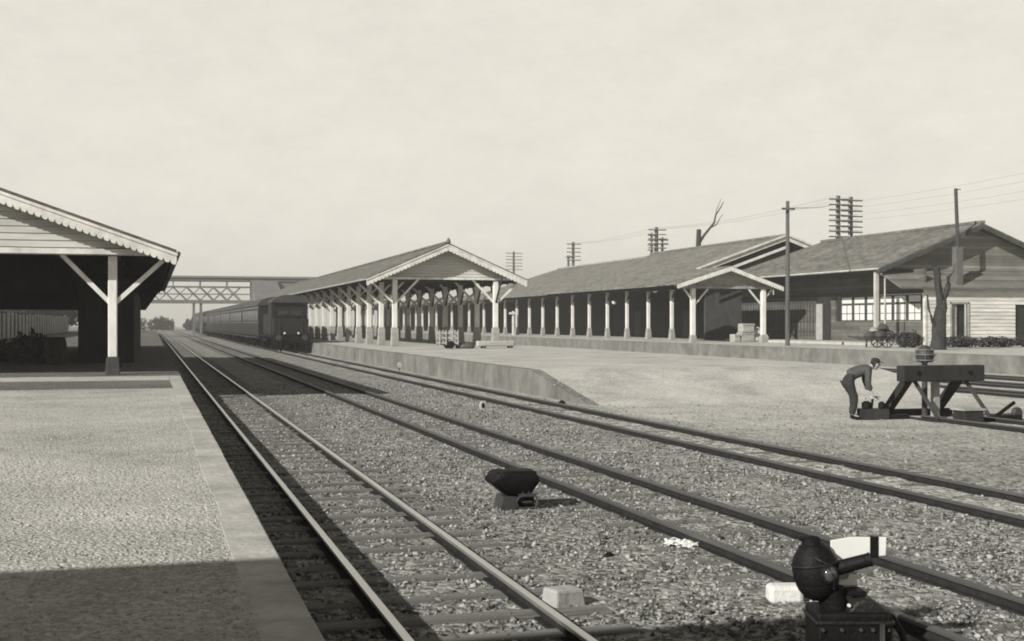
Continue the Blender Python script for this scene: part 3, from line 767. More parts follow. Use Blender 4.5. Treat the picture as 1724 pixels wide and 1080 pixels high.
for i, (x, y, w, h) in enumerate(((-5.5, 300, 4.5, 4.2), (2.8, 345, 3.4, 3.6), (11.5, 350, 3, 3.2))):
    plant('far_bush', ['low dark bush beside the line under the left canopy eave', 'low dark thicket in the distance below the lattice footbridge', 'small far bush beside the tail of the train'][i], 'bush', (x, y, GZ),
          [(x-w*.5, y, h*.4, w*.6, w*.5, h*.5), (x+w*.4, y, h*.35, w*.6, w*.5, h*.45), (x, y, h*.5, w*.5, w*.5, h*.5)], 2500, .3, 30+i, group='far bushes beyond the footbridge')
for i, (x, y, w, h, lb) in enumerate(((-3.6, 42.5, .9, .95, 'dark shrub growing close to the barrel under the left canopy'), (-5.4, 45.0, 1.3, .8, 'wide dark shrub in the shade at the left edge'), (-7.6, 56.0, 1.5, 1.0, 'dark shrub farther back before the upright board fence'))):
    plant('shrub', lb, 'shrub', (x, y, PZ), [(x-w*.4, y, PZ+h*.5, w*.6, .6, h*.5), (x+w*.4, y+.1, PZ+h*.45, w*.6, .6, h*.45), (x, y-.1, PZ+h*.62, w*.45, .5, h*.5)], 1500, .09, 80+i, LEAF, group='shrubs under the left canopy')
# shrubs on the station platform
for i, (x, y, w, h, lb) in enumerate((
        (38.6, 57.6, .75, .85, 'low leafy shrub close to the foot of the pruned tree'),
        (41.5, 57.4, 1.2, .60, 'flat dark bed plant just right of the pruned tree trunk'),
        (44.0, 57.6, 1.4, .55, 'dark bed plant in front of the clapboard wall door'),
        (46.6, 57.8, 1.4, .62, 'dark bed plant at the right end of the clapboard wall'))):
    plant('shrub', lb, 'shrub', (x, y, PZ), [(x-w*.4, y, PZ+h*.5, w*.6, .6, h*.5), (x+w*.4, y+.1, PZ+h*.45, w*.6, .6, h*.45), (x, y-.1, PZ+h*.6, w*.5, .5, h*.45)], 1500, .085, 50+i, LEAFS, group='shrubs on the station platform')
# loaded hand cart below the office windows
X, Y = 37.4, 58.6
t = thing('hand_cart', 'dark hand cart heaped with bundles standing below the office windows', 'cart', (X, Y, PZ))
m = MB().box(X-.95, X+.95, Y-.45, Y+.45, PZ+.42, PZ+.52); m.build('bed', DARKW, t)
for q in (-.47, .47):
    w = MB()
    w.path([(X+.15+.38*math.cos(a), Y+q, PZ+.39+.38*math.sin(a)) for a in [2*math.pi*i/20 for i in range(21)]], .03, 6)
    for k in range(4): a = k*math.pi/4; w.beam((X+.15-.36*math.cos(a), Y+q, PZ+.39-.36*math.sin(a)), (X+.15+.36*math.cos(a), Y+q, PZ+.39+.36*math.sin(a)), .04, .04)
    w.build('wheel', BLACKW, t)
    MB().beam((X-.9, Y+q*.8, PZ+.45), (X-1.7, Y+q*.8, PZ+.62), .06, .06).build('shaft', DARKW, t)
MB().beam((X-.8, Y, PZ+.42), (X-.8, Y, PZ), .07, .07).build('prop', DARKW, t)
rg = random.Random(3)
for k, (dx, dz, r, mm) in enumerate(((-.6, .52, .3, DARKB), (-.05, .52, .36, DARKW), (.55, .52, .34, DARKB), (.2, .95, .28, DARKW), (-.35, .86, .22, GREYB))):
    b = MB().lathe((X+dx, Y, PZ+dz-.04), [(0, r*.7), (r*.3, r), (r*.8, r*.9), (r*1.2, r*.45), (r*1.3, .03)], n=9, sx=1.2).build('bundle', mm, t, smooth=True)
    for v in b.data.vertices: v.co += Vector((rg.uniform(-1, 1), rg.uniform(-1, 1), rg.uniform(-1, 1)))*.04
# bare tree behind the roof
t = thing('bare_tree', 'leafless cut tree with one long bare branch above the station roof', 'tree', (60, 131, GZ))
x, y = 60, 131
MB().path([(x, y, GZ), (x-.1, y, 5), (x, y, 9), (x+.1, y, 12.6)], [.45, .4, .34, .27], 10).build('trunk', BARK, t)
MB().path([(x+.1, y, 11.0), (x+.8, y, 12.0), (x+1.5, y, 12.8), (x+2.0, y, 13.4), (x+2.2, y, 14.3), (x+2.9, y, 15.3), (x+3.2, y, 15.9)], [.18, .15, .13, .11, .09, .06, .03], 7).build('branch', BARK, t)
MB().path([(x+1.5, y, 12.8), (x+2.3, y, 13.2), (x+2.7, y, 13.9), (x+3.1, y, 14.4)], [.08, .06, .04, .02], 6).build('branch', BARK, t)
MB().path([(x+2.2, y, 14.3), (x+2.3, y, 14.9), (x+2.9, y, 16.2)], [.06, .04, .02], 6).build('branch', BARK, t)

# ------------------------------------------------------------------ picket fence
t = thing('picket_fence', 'fence of pale upright boards with dark gaps at the left edge beneath the canopy', 'fence', (-10.4, 108, PZ))
m = MB().box(-10.46, -10.43, 80, 172, PZ, 2.75); m.build('backing_boards', BLACKW, t)
y = 80.0; rg = random.Random(17); fm = mat('fence_paint', .42, .3, 3, dirt=.4)
while y < 170:
    MB().box(-10.42, -10.36, y, y+rg.uniform(1.3, 1.8), PZ+.15, PZ+2.05+rg.uniform(-.08, .08)).build('board', fm, t); y += 2.9
m = MB()
for y in range(80, 173, 4): m.box(-10.62, -10.5, y, y+.12, PZ, 2.7)
m.box(-10.5, -10.463, 80, 172, 1.0, 1.12)
m.build('fence_rails', DARKW, t)

# ------------------------------------------------------------------ lattice footbridge
def footbridge():
    t = thing('footbridge', 'roofed lattice footbridge spanning the tracks in the distance', 'footbridge', (0, 185, 0))
    y0, y1 = 185, 188
    MB().box(-16, 24, y0-.3, y1+.3, 7.95, 8.4).prism([(y0-.5, 8.4), (y1+.5, 8.4), ((y0+y1)/2, 8.75)], -16, 24, 'x').build('roof', BRIDGER, t)
    MB().box(-16, 24, y0-.05, y1+.05, 4.75, 5.0).build('deck', BRIDGE, t)
    for yy in (y0, y1):
        m = MB(); xa, xb = -16, 14.0
        m.box(xa, xb, yy-.06, yy+.06, 5.0, 5.22); m.box(xa, xb, yy-.06, yy+.06, 7.05, 7.22)
        m.box(xa, xb, yy-.03, yy+.03, 6.05, 6.13)
        x = xa
        while x < xb-2:
            m.beam((x, yy, 5.2), (x+1.9, yy, 7.08), .05, .13); m.beam((x+1.9, yy, 5.2), (x, yy, 7.08), .05, .13); x += 1.9
        x = xa
        while x <= xb: m.box(x-.06, x+.06, yy-.05, yy+.05, 7.2, 7.97); x += 3.8
        m.build('lattice_girder', BRIDGE, t)
    MB().box(14.0, 24, y0-.1, y1+.1, 5.0, 7.96).build('boarded_span', BRIDGE, t)
    for x in (-13, 5.9, 6.9, 13.7):
        m = MB().box(x-.14, x+.14, y0+.2, y0+.5, GZ, 4.75).box(x-.14, x+.14, y1-.5, y1-.2, GZ, 4.75)
        m.beam((x, y0+.3, 1), (x, y1-.3, 4.5), .06, .1); m.beam((x, y1-.3, 1), (x, y0+.3, 4.5), .06, .1)
        m.build('trestle', BRIDGE, t)
    m = MB().slab([(14.2, 185, 7.9), (17.4, 185, 7.9), (17.4, 172, 3.2), (14.2, 172, 3.2)], 2.4); m.build('stair_housing', BRIDGE, t)
    m = MB().slab([(13.9, 186, 8.5), (17.7, 186, 8.5), (17.7, 171, 3.2), (13.9, 171, 3.2)], .2); m.build('stair_roof', BRIDGER, t)
footbridge()
# timber gantry out of view, added to cast the foreground shadow
t = thing('sun_blocker', 'unseen timber gantry behind the camera whose shadow darkens the foreground', 'blocker', (-9, .8, PZ))
MB().box(-18, -4.2, -2.2, 2.5, 4.6, 4.85).build('deck', BLACKW, t)
MB().box(-18, -4.2, 2.5, 2.6, 4.5, 6.0).build('parapet', BLACKW, t); MB().box(-18, -4.2, -2.3, -2.2, 4.5, 6.0).build('parapet', BLACKW, t)
for x in (-16, -10.5, -4.5): MB().box(x-.15, x+.15, -2.0, -1.7, PZ, 4.6).build('post', BLACKW, t)

# ------------------------------------------------------------------ the train
def carriage():
    t = thing('railway_carriage', 'dark carriage coupled directly behind the tank locomotive', 'railway carriage', (8.843, 83, 0), 'carriages of the waiting train')
    c, y0, y1, hw = 8.843, 83.0, 99.6, 1.30
    sec = [(-hw, .95), (hw, .95), (hw+.03, 1.7), (hw, 2.9), (hw-.04, 3.25), (-hw+.04, 3.25), (-hw, 2.9), (-hw-.03, 1.7)]
    MB().prism([(c+a, b) for a, b in sec], y0, y1).build('body', COACH, t)
    r = [(c+math.sin(a)*(hw+.08), 3.18+math.cos(a)*.66) for a in [R(-88+176*i/12) for i in range(13)]]
    MB().prism(r, y0-.12, y1+.12).build('roof', COACHR, t, smooth=True)
    for s in (-1, 1):
        MB().box(c+s*(hw+.015)-.02, c+s*(hw+.015)+.02, y0+.1, y1-.1, 3.0, 3.13).build('cornice', COACHL, t)
        w0 = None
        for k in range(8):
            yy = y0+.9+k*2.0
            MB().box(c+s*(hw+.02)-.015, c+s*(hw+.02)+.015, yy, yy+1.3, 2.1, 2.85).build('window', GLASS, t)
        m = MB()
        for k in range(9): m.box(c+s*(hw+.035)-.012, c+s*(hw+.035)+.012, y0+.45+k*1.97, y0+.53+k*1.97, 1.0, 3.0)
        m.box(c+s*(hw+.04)-.012, c+s*(hw+.04)+.012, y0+.1, y1-.1, 1.92, 1.98); m.build('panel_beading', COACHL, t)
        MB().box(c+s*(hw+.14)-.12, c+s*(hw+.14)+.12, y0+.3, y1-.3, .82, .87).build('footboard', DARKW, t)
    m = MB().box(c-1.15, c+1.15, y0+.1, y1-.1, .72, .94); m.beam((c-1.0, y0+5, .72), (c-1.0, y0+8.3, .35), .06, .06).beam((c-1.0, y0+11.6, .72), (c-1.0, y0+8.3, .35), .06, .06)
    m.build('underframe', IRON, t)
    for yc in (y0+2.8, y1-2.8):
        b = MB().box(c-.85, c-.75, yc-1.5, yc+1.5, .35, .7).box(c+.75, c+.85, yc-1.5, yc+1.5, .35, .7).box(c-.8, c+.8, yc-.2, yc+.2, .4, .7).build('bogie', IRON, t)
        for dy in (-1.0, 1.0):
            w = MB()
            for s in (-1, 1): w.lathe((c+s*.56-.06, yc+dy, .43), [(0, .43), (.12, .43), (.12, .40)], (1, 0, 0), 16)
            w.tube((c-.55, yc+dy, .43), (c+.55, yc+dy, .43), .06); w.build('wheels', IRON, b)
    MB().box(c-1.2, c+1.2, y0-.12, y0, .62, .95).build('buffer_beam', IRON, t)
    for s in (-.85, .85):
        MB().tube((c+s, y0-.12, .8), (c+s, y0-.5, .8), .08, .08).lathe((c+s, y0-.5, .8), [(-.02, .2), (.02, .2), (.05, .19)], (0, -1, 0)).build('buffer', IRONG, t)
    for x in (-.8, 0, .8): MB().box(c+x-.28, c+x+.28, y0-.03, y0, 2.05, 2.85).build('window', GLASS, t)
    m = MB().box(c-1.24, c+1.24, y0-.05, y0, 1.85, 1.92)
    for x in (-.42, .42): m.box(c+x-.03, c+x+.03, y0-.05, y0, .95, 3.2)
    m.build('end_beading', COACH, t)
    return t
def tank_engine():
    t = thing('tank_locomotive', 'black tank locomotive at the head of the train, cab end facing the camera', 'locomotive', (8.843, 83, 0))
    c, y0 = 8.843, 83.0
    MB().box(c-1.22, c+1.22, y0, y0+9.4, .98, 1.12).build('footplate', IRON, t)
    MB().box(c-1.2, c+1.2, y0-.12, y0, .62, 1.10).build('buffer_beam', IRON, t)
    cb = MB().box(c-1.2, c-1.16, y0+.95, y0+3.2, 1.12, 3.3).box(c+1.16, c+1.2, y0+.95, y0+3.2, 1.12, 3.3)
    cb.box(c-1.16, c+1.16, y0+.95, y0+.99, 1.12, 2.15).box(c-1.16, c+1.16, y0+.95, y0+.99, 2.75, 3.35).box(c-.14, c+.14, y0+.95, y0+.99, 2.15, 2.75).box(c-1.16, c-.78, y0+.95, y0+.99, 2.15, 2.75).box(c+.78, c+1.16, y0+.95, y0+.99, 2.15, 2.75).build('cab', COACH, t)
    for q in (-.46, .46): MB().box(c+q-.32, c+q+.32, y0+.96, y0+.98, 2.15, 2.75).build('window', GLASS, t)
    MB().prism([(c+math.sin(a)*1.36, 2.95+math.cos(a)*.85) for a in [R(-68+136*i/12) for i in range(13)]], y0+.7, y0+3.4).build('cab_roof', COACHR, t, smooth=True)
    MB().box(c-1.15, c+1.15, y0+.06, y0+.94, 1.12, 2.2).build('bunker', COACH, t, bevel=.04)
    rg = random.Random(6); m = MB()
    for k in range(40):
        x, y = c+rg.uniform(-1.0, 1.0), y0+.2+rg.uniform(0, .6); r = rg.uniform(.08, .16)
        m.lathe((x, y, 2.15), [(0, r), (r, r*.9), (r*1.8, r*.3)], n=6)
    o = m.build('coal', IRON, t); o['kind'] = 'stuff'
    for q in (-1, 1):
        MB().box(c+q*.75-.42, c+q*.75+.42, y0+3.2, y0+7.6, 1.12, 2.5).build('side_tank', COACH, t, bevel=.05)
        MB().tube((c+q*.85, y0-.12, .95), (c+q*.85, y0-.5, .95), .08).lathe((c+q*.85, y0-.5, .95), [(-.02, .2), (.02, .2), (.05, .18)], (0, -1, 0)).build('buffer', IRONG, t)
        m = MB().box(c+q*1.1-.1, c+q*1.1+.1, y0+.4, y0+.7, .45, .48).box(c+q*1.1-.1, c+q*1.1+.1, y0+.4, y0+.7, .74, .77).beam((c+q*1.2, y0+.4, .45), (c+q*1.2, y0+.4, 1.0), .03, .03); m.build('step', IRON, t)
        l = MB().box(c+q*.45-.09, c+q*.45+.09, y0-.30, y0-.13, 1.12, 1.36).build('lamp', IRON, t); MB().lathe((c+q*.45, y0-.30, 1.24), [(0, .075), (.04, .06)], (0, -1, 0), 12).build('lens', LAMP, l)
        MB().tube((c+q*.72, y0+.02, 1.2), (c+q*.72, y0+.02, 2.1), .02, .02, 6).build('handrail', IRONG, t)
    MB().tube((c, y0+3, 2.2), (c, y0+9.2, 2.2), .68, .68, 24).build('boiler', COACH, t, smooth=True)
    MB().lathe((c, y0+8.6, 2.8), [(0, .3), (.2, .2), (.8, .18), (.9, .26), (1.0, .24)], n=16).build('chimney', IRON, t, smooth=True)
    MB().lathe((c, y0+5.6, 2.8), [(0, .36), (.35, .32), (.55, .2), (.6, .02)], n=16).build('dome', IRON, t, smooth=True)
    for yc in (1.2, 3.6, 5.3, 7.0):
        w = MB()
        for q in (-1, 1):
            w.path([(c+q*.56, y0+yc+.52*math.cos(a), .56+.52*math.sin(a)) for a in [2*math.pi*i/20 for i in range(21)]], .05, 6)
            for k in range(4): a = k*math.pi/4; w.beam((c+q*.56, y0+yc-.5*math.cos(a), .56-.5*math.sin(a)), (c+q*.56, y0+yc+.5*math.cos(a), .56+.5*math.sin(a)), .04, .04)
        w.tube((c-.55, y0+yc, .56), (c+.55, y0+yc, .56), .07); w.build('wheels', IRON, t)
    m = MB().path([(c-.3, y0-.13, .9), (c-.3, y0-.22, .8), (c-.28, y0-.22, .4)], .03, 6).path([(c+.02, y0-.13, .86), (c+.02, y0-.25, .84), (c+.0, y0-.25, .5), (c+.02, y0-.2, .45)], .025, 6); m.build('coupling_and_hose', IRON, t)
tank_engine()
c0 = carriage(); c0.location.y += 9.9
names = ['second', 'third', 'fourth', 'fifth', 'sixth', 'seventh', 'eighth', 'ninth']
for k, nme in enumerate(names):
    c = copy_tree(c0); c.location = c0.location+Vector((0, 17.3*(k+1), 0))
    c['label'] = 'dark carriage, %s behind the tank locomotive' % nme
# ------------------------------------------------------------------ poles
def telegraph(x, y, top, arms, label, half=1.0, gap=.48, rad=.2, extra=None):
    t = thing('telegraph_pole', label, 'telegraph pole', (x, y, GZ), 'telegraph poles behind the station')
    MB().tube((x, y, GZ), (x, y, top), rad*1.25, rad, 10).build('pole', POLE, t)
    for k in range(arms):
        z = top-.35-k*gap
        a = MB().box(x-half, x+half, y-rad-.12, y-rad, z-.06, z+.06).build('crossarm', POLE, t)
        m = MB().box(x-half+.03, x+half-.03, y-rad-.075, y-rad-.045, z+.05, z+.075)
        for j in range(4):
            for s in (-1, 1): m.tube((x+s*(half-.06-j*half*.22), y-rad-.06, z+.06), (x+s*(half-.06-j*half*.22), y-rad-.06, z+.22), .05, .035, 6)
        m.build('insulators', WHITE if k % 2 else PALE, a)
    return t
def at(x, Y, y=None):                           # metres across (and up) at distance Y along the tracks
    k = math.cos(YAW)*(x-255)/2100; d = Y*math.cos(YAW)/(1-k*math.sin(YAW))
    return (k*d, EYE+((544-y)/2100*d if y is not None else 0))
X, Z = at(1411, 100, 330); telegraph(X, 100, Z, 8, 'left one of the twin telegraph poles with eight crossarms over the office roof', 1.05)
X, Z = at(1432, 100.6, 332); telegraph(X, 100.6, Z, 8, 'right one of the twin telegraph poles with eight crossarms over the office roof', 1.05)
X, Z = at(1105, 140, 383); telegraph(X, 140, Z, 5, 'telegraph pole with five crossarms above the middle of the station roof', 1.15, .55, .24)
X, Z = at(1097, 142, 392); telegraph(X, 142, Z, 4, 'lower telegraph pole standing against the five armed one', .6, .6, .15)
X, Z = at(1115, 141, 400); telegraph(X, 141, Z, 2, 'short pole with two crossarms right of the five armed telegraph pole', .7, .5, .16)
X, Z = at(965, 178, 408); telegraph(X, 178, Z, 5, 'distant telegraph pole above the hipped end of the station roof', 1.1, .6, .22)
X, Z = at(957, 179, 430); telegraph(X, 179, Z, 1, 'short bare pole left of the distant telegraph pole', .5, .6, .18)
X, Z = at(865, 225, 424); telegraph(X, 225, Z, 6, 'farthest telegraph pole just right of the island canopy gable', 1.6, .6, .2)
# single pole in front of the porch
X, Z = at(1326, 64.2, 339)
t = thing('utility_pole', 'single tall pole with one short crossarm standing before the porch', 'pole', (X, 64.2, PZ))
MB().tube((X, 64.2, PZ), (X, 64.2, Z), .135, .10, 12).build('pole', POLE, t)
MB().box(X-.45, X+.35, 63.96, 64.06, Z-.52, Z-.40).build('crossarm', POLE, t)
MB().path([(X-.1, 63.9, Z-1), (X-.13, 63.9, 4.2)], .03, 6).build('conduit', POLE, t)
A = Vector((X+.3, 64.0, Z-.4)); X2, Z2 = at(1402, 100, 345); B = Vector((X2, 99.7, Z2))
pts = [A.lerp(B, i/12)-Vector((0, 0, .12*math.sin(math.pi*i/12))) for i in range(13)]
tag(MB().path(pts, .018, 5).build('overhead_wire', POLE), 'thin wire from the single pole to the twin telegraph poles', 'wire')

def wire(a, b, sag, label):
    a, b = Vector(a), Vector(b)
    tag(MB().path([a.lerp(b, i/14)-Vector((0, 0, sag*math.sin(math.pi*i/14))) for i in range(15)], .006, 5).build('telegraph_wire', POLE), label, 'wire', 'telegraph wires')
xa, za = at(1411, 100, 330); xb, zb = at(1105, 140, 383); xc, zc = at(965, 178, 408)
for k, dx in enumerate((-.98, -.55, .55, .98)):
    n = ['outer left', 'inner left', 'inner right', 'outer right'][k]
    wire((xa+dx, 99.7, za-.2), (xb+dx, 139.7, zb-.2), .5, n+' wire of the top crossarm between the twin poles and the five armed pole')
    wire((xa+dx+1.5, 100, za-.68-.48*k), (xa+dx-5, 40, za-.5-.48*k), .7, n+' wire running from the twin poles out of the picture to the right')
    wire((xb+dx, 139.7, zb-.2), (xc+dx, 177.7, zc-.2), .4, n+' wire between the five armed pole and the distant telegraph pole')
# ------------------------------------------------------------------ small things on the platforms
def lamp(px, Y, py, ceil, label):
    x, z = at(px, Y, py)
    t = thing('pendant_lamp', label, 'lamp', (x, Y, z-.2), 'lamps under the station eave')
    MB().lathe((x, Y, z-.2), [(0, .05), (.06, .17), (.2, .22), (.34, .16), (.4, .05)], n=14).build('globe', LAMP, t, smooth=True)
    MB().tube((x, Y, z+.2), (x, Y, ceil), .02, .02, 6).build('rod', IRON, t)
lamp(1103, 90, 489, 4.9, 'white globe lamp under the station eave close to the porch')
lamp(1034, 101, 509, 5.0, 'white globe lamp under the station eave farther along the posts')
# name board stand, T shaped
t = thing('sign_post', 'white T shaped sign post among the far station posts', 'sign', (38.0, 131, PZ))
MB().box(37.9, 38.1, 130.9, 131.1, PZ, 3.2).build('post', WHITE, t); MB().box(37.5, 38.5, 130.8, 130.9, 2.85, 3.08).build('board', WHITE, t)
# crates and sacks by the porch
X, _ = at(1255, 77.9)
for i, (dx, w, h, z, lb) in enumerate(((0, .95, .66, 0, 'large pale crate at the bottom of the stack under the porch'), (.05, .85, .62, .66, 'pale crate on top of the large crate under the porch'), (-.78, .42, .55, 0, 'small grey box left of the crate stack under the porch'))):
    x = X+dx
    t = thing('crate', lb, 'crate', (x, 77.9, PZ+z), 'crates under the porch')
    MB().box(x-w/2, x+w/2, 77.5, 78.3, PZ+z, PZ+z+h-.006).build('box', CRATE, t, bevel=.02)
    for zz in (.02, h-.14): MB().box(x-w/2-.02, x+w/2+.02, 77.46, 77.498, PZ+z+zz, PZ+z+zz+.1).build('batten', GREYB, t)
def sack(x, y, z, s, label, seed):
    m = MB(); n = 14; rg = random.Random(seed)
    prof = [(0, .2), (.05, .85), (.3, 1.05), (.6, .95), (.85, .6), (1, .12)]
    m.lathe((x, y, z), [(h*s*.9, q*s*.5*(1+rg.uniform(-.06, .06))) for h, q in prof], n=n, sx=1.25)
    o = m.build('sack', SACK, org=(x, y, z), smooth=True); tag(o, label, 'sack', 'sacks under the porch')
X, _ = at(1275, 77.9)
sack(X-.22, 77.9, PZ, .62, 'white sack against the crate stack under the porch', 1)
sack(X+.40, 77.7, PZ, .66, 'white sack beside the right porch post', 2)
sack(X+.05, 78.0, PZ+.52, .58, 'white sack heaped on the two lower sacks under the porch', 3)

# hand barrow on the island platform
X, Y = 14.55, 62.3
t = thing('luggage_barrow', 'slatted luggage barrow standing on the island platform before the canopy', 'barrow', (X, Y, PZ))
for q in (-.28, .28):
    m = MB()
    for z in (.25, .5, .75): m.box(X-.5, X+.5, Y+q-.02, Y+q+.02, PZ+z, PZ+z+.09)
    for x in (-.5, -.17, .17, .46): m.box(X+x, X+x+.06, Y+q*1.16-.02, Y+q*1.16+.02, PZ+.2, PZ+.95)
    m.build('slatted_side', PALE, t)
MB().box(X-.5, X+.5, Y-.26, Y+.26, PZ+.2, PZ+.25).build('bed', DARKW, t)
for s in (-.38, .38): MB().lathe((X+.1, Y+s-.03, PZ+.2), [(0, .2), (.06, .2)], (0, 1, 0), 14).build('wheel', IRON, t)
MB().beam((X+.5, Y-.2, PZ+.3), (X+1.25, Y-.2, PZ+.12), .05, .05).beam((X+.5, Y+.2, PZ+.3), (X+1.25, Y+.2, PZ+.12), .05, .05).build('handle', DARKW, t)
sack_x = X+.95
m = MB().lathe((sack_x, Y, PZ), [(0, .25), (.06, .34), (.2, .3), (.3, .12)], n=12, sx=1.6)
tag(m.build('bundle', mat('dark_bundle', .08, .3, 6), org=(sack_x, Y, PZ), smooth=True), 'dark bundle lying beside the luggage barrow', 'bundle')
# long pale roll on two bearers
X, Y = 17.35, 63
t = thing('timber_baulk', 'long pale timber lying on the island platform near the right canopy post', 'timber', (X, Y, PZ))
MB().box(X-1.05, X+.95, Y-.22, Y+.22, PZ+.1, PZ+.38).build('baulk', COPING, t, bevel=.05)
for x in (-.7, .75): MB().box(X+x-.08, X+x+.08, Y-.28, Y+.28, PZ, PZ+.1).build('bearer', DARKW, t)

# ------------------------------------------------------------------ buffer stop
t = thing('buffer_stop', 'dark timber buffer stop with a heavy crossbeam on sloping legs', 'buffer stop', (15.95, 22.9, GZ))
bx, by = 15.95, 22.7
MB().box(bx-.98, bx+.98, by-.14, by+.14, .70, 1.03).build('crossbeam', BLACKW, t, bevel=.02)
for s in (-.62, .62):
    MB().beam((bx+s, by+.12, .86), (bx+s-.0, by+1.15, GZ+.02), .15, .17).build('rear_strut', BLACKW, t)
    MB().beam((bx+s+.05, by+.1, .70), (bx+s+.05, by-.75, GZ+.05), .055, .065).build('front_strut', IRONG, t)
    MB().tube((bx+s, by-.14, .87), (bx+s, by-.155, .87), .05, .05, 10).build('bolt_plate', IRON, t)
MB().box(bx-.9, bx+1.0, by+1.0, by+1.2, GZ-.02, .04).build('foot_sill', BLACKW, t)
MB().box(bx-.04, bx+.09, by+.16, by+.30, GZ, .70).build('centre_post', GREYB, t)
for s in (-.62, .62): MB().box(bx+s-.1, bx+s+.1, by-.95, by+1.3, GZ-.02, -.06).build('ground_sill', BLACKW, t)
t = thing('wooden_block', 'dark squared block on the ground in front of the buffer stop', 'block', (bx-.1, by-1.0, GZ))
MB().box(bx-.32, bx+.12, by-1.25, by-.85, GZ-.01, .16).build('block', BLACKW, t, bevel=.015); MB().box(bx-.36, bx+.16, by-1.28, by-.82, .161, .20).build('cap_board', GREYB, t)
# lamp cluster standing behind the crossbeam
t = thing('stop_lamp', 'round wire caged lamp on a post just behind the buffer stop crossbeam', 'lamp', (bx+.02, by+.6, GZ))
lx, ly = bx+.02, by+.6
MB().tube((lx, ly, GZ), (lx, ly, 1.06), .06, .06, 10).build('post', IRONG, t)
MB().lathe((lx, ly, 1.06), [(0, .06), (.03, .15), (.12, .2), (.24, .2), (.33, .13), (.38, .05)], n=16).build('lamp_body', IRONG, t, smooth=True)
m = MB()
for z, q in ((1.12, .2), (1.24, .225), (1.34, .2)):
    m.path([(lx+q*math.cos(a), ly+q*math.sin(a), z) for a in [2*math.pi*i/18 for i in range(19)]], .012, 5)
for k in range(6):
    a = k*math.pi/3; m.path([(lx+q*math.cos(a), ly+q*math.sin(a), z) for q, z in ((.17, 1.07), (.225, 1.2), (.20, 1.34), (.06, 1.42))], .008, 5)
m.build('cage', mat('dull_wire', .16, .3, 8, .5), t)
# low lever beside the siding, right of the buffer stop
X, Y = 16.95, 21.9
t = thing('point_lever', 'low dark lever with round weight on the right of the buffer stop', 'lever', (X, Y, GZ))
MB().box(X-.35, X+.3, Y-.12, Y+.12, GZ-.01, .02).build('base', IRON, t); MB().beam((X-.25, Y, .0), (X+.2, Y, .28), .05, .06).build('arm', IRON, t)
MB().lathe((X+.26, Y-.05, .06), [(0, .10), (.03, .12), (.08, .12), (.1, .10)], (0, 1, 0), 16).build('weight', IRONG, t, smooth=True)

# ------------------------------------------------------------------ the man stooping over a lever box
def skin_obj(name, verts, edges, radii, m, parent, sub=2, root=0):
    me = bpy.data.meshes.new(name); me.from_pydata(verts, edges, []); me.materials.append(m)
    o = bpy.data.objects.new(name, me); COL.objects.link(o); o.parent = parent
    o.modifiers.new('skin', 'SKIN').use_smooth_shade = True
    for i, r in enumerate(radii):
        sv = me.skin_vertices[0].data[i]; sv.radius = r if isinstance(r, tuple) else (r, r); sv.use_root = (i == root)
    sb = o.modifiers.new('sub', 'SUBSURF'); sb.levels = sub; sb.render_levels = sub
    return o
P = thing('person', 'man in dark jacket, trousers and cap stooping over a lever box in the yard', 'person', (14.13, 23.17, GZ))
P.rotation_euler.z = -YAW; local(P)
# local frame: x the way he faces, y away from the camera, z up
V = [(-.08, 0, .87), (.05, 0, .97), (.22, 0, 1.05), (.33, 0, 1.08), (.42, 0, 1.10),            # pelvis, waist, chest, neck base, neck
     (-.10, -.10, .80), (.02, -.11, .45), (-.03, -.12, .09), (.12, -.13, .04),                  # near leg
     (-.10, .10, .80), (.07, .12, .45), (.04, .12, .09), (.19, .12, .04),                       # far leg
     (.30, -.17, 1.03), (.27, -.21, .76), (.35, -.17, .58),                                     # near arm
     (.30, .17, 1.03), (.33, .19, .78), (.39, .10, .58)]                                        # far arm
E = [(0, 1), (1, 2), (2, 3), (3, 4), (0, 5), (5, 6), (6, 7), (7, 8), (0, 9), (9, 10), (10, 11), (11, 12), (2, 13), (13, 14), (14, 15), (2, 16), (16, 17), (17, 18)]
Rr = [.11, .12, .14, .08, .055, .085, .058, .04, .035, .085, .058, .04, .035, .06, .042, .032, .06, .042, .032]
V0, E0, R0 = list(V), list(E), list(Rr)
for wi, (wx, wy, wz), s in ((15, V[15], -1), (18, V[18], 1)):
    pi = len(V); V.append((wx+.03, wy, wz-.06)); R0.append(.034); E.append((wi, pi))
    for f in range(4):
        y = wy+(f-1.5)*.022
        a = len(V); V.append((wx+.045, y, wz-.105)); V.append((wx+.03, y, wz-.14-.006*(f in (1, 2)))); R0 += [.0095, .008]
        E += [(pi, a), (a, a+1)]
    a = len(V); V.append((wx+.055, wy-s*.05, wz-.05)); V.append((wx+.065, wy-s*.055, wz-.09)); R0 += [.011, .009]; E += [(pi, a), (a, a+1)]
body = skin_obj('body', V, E, [r*.93 for r in R0], SKIN, P)
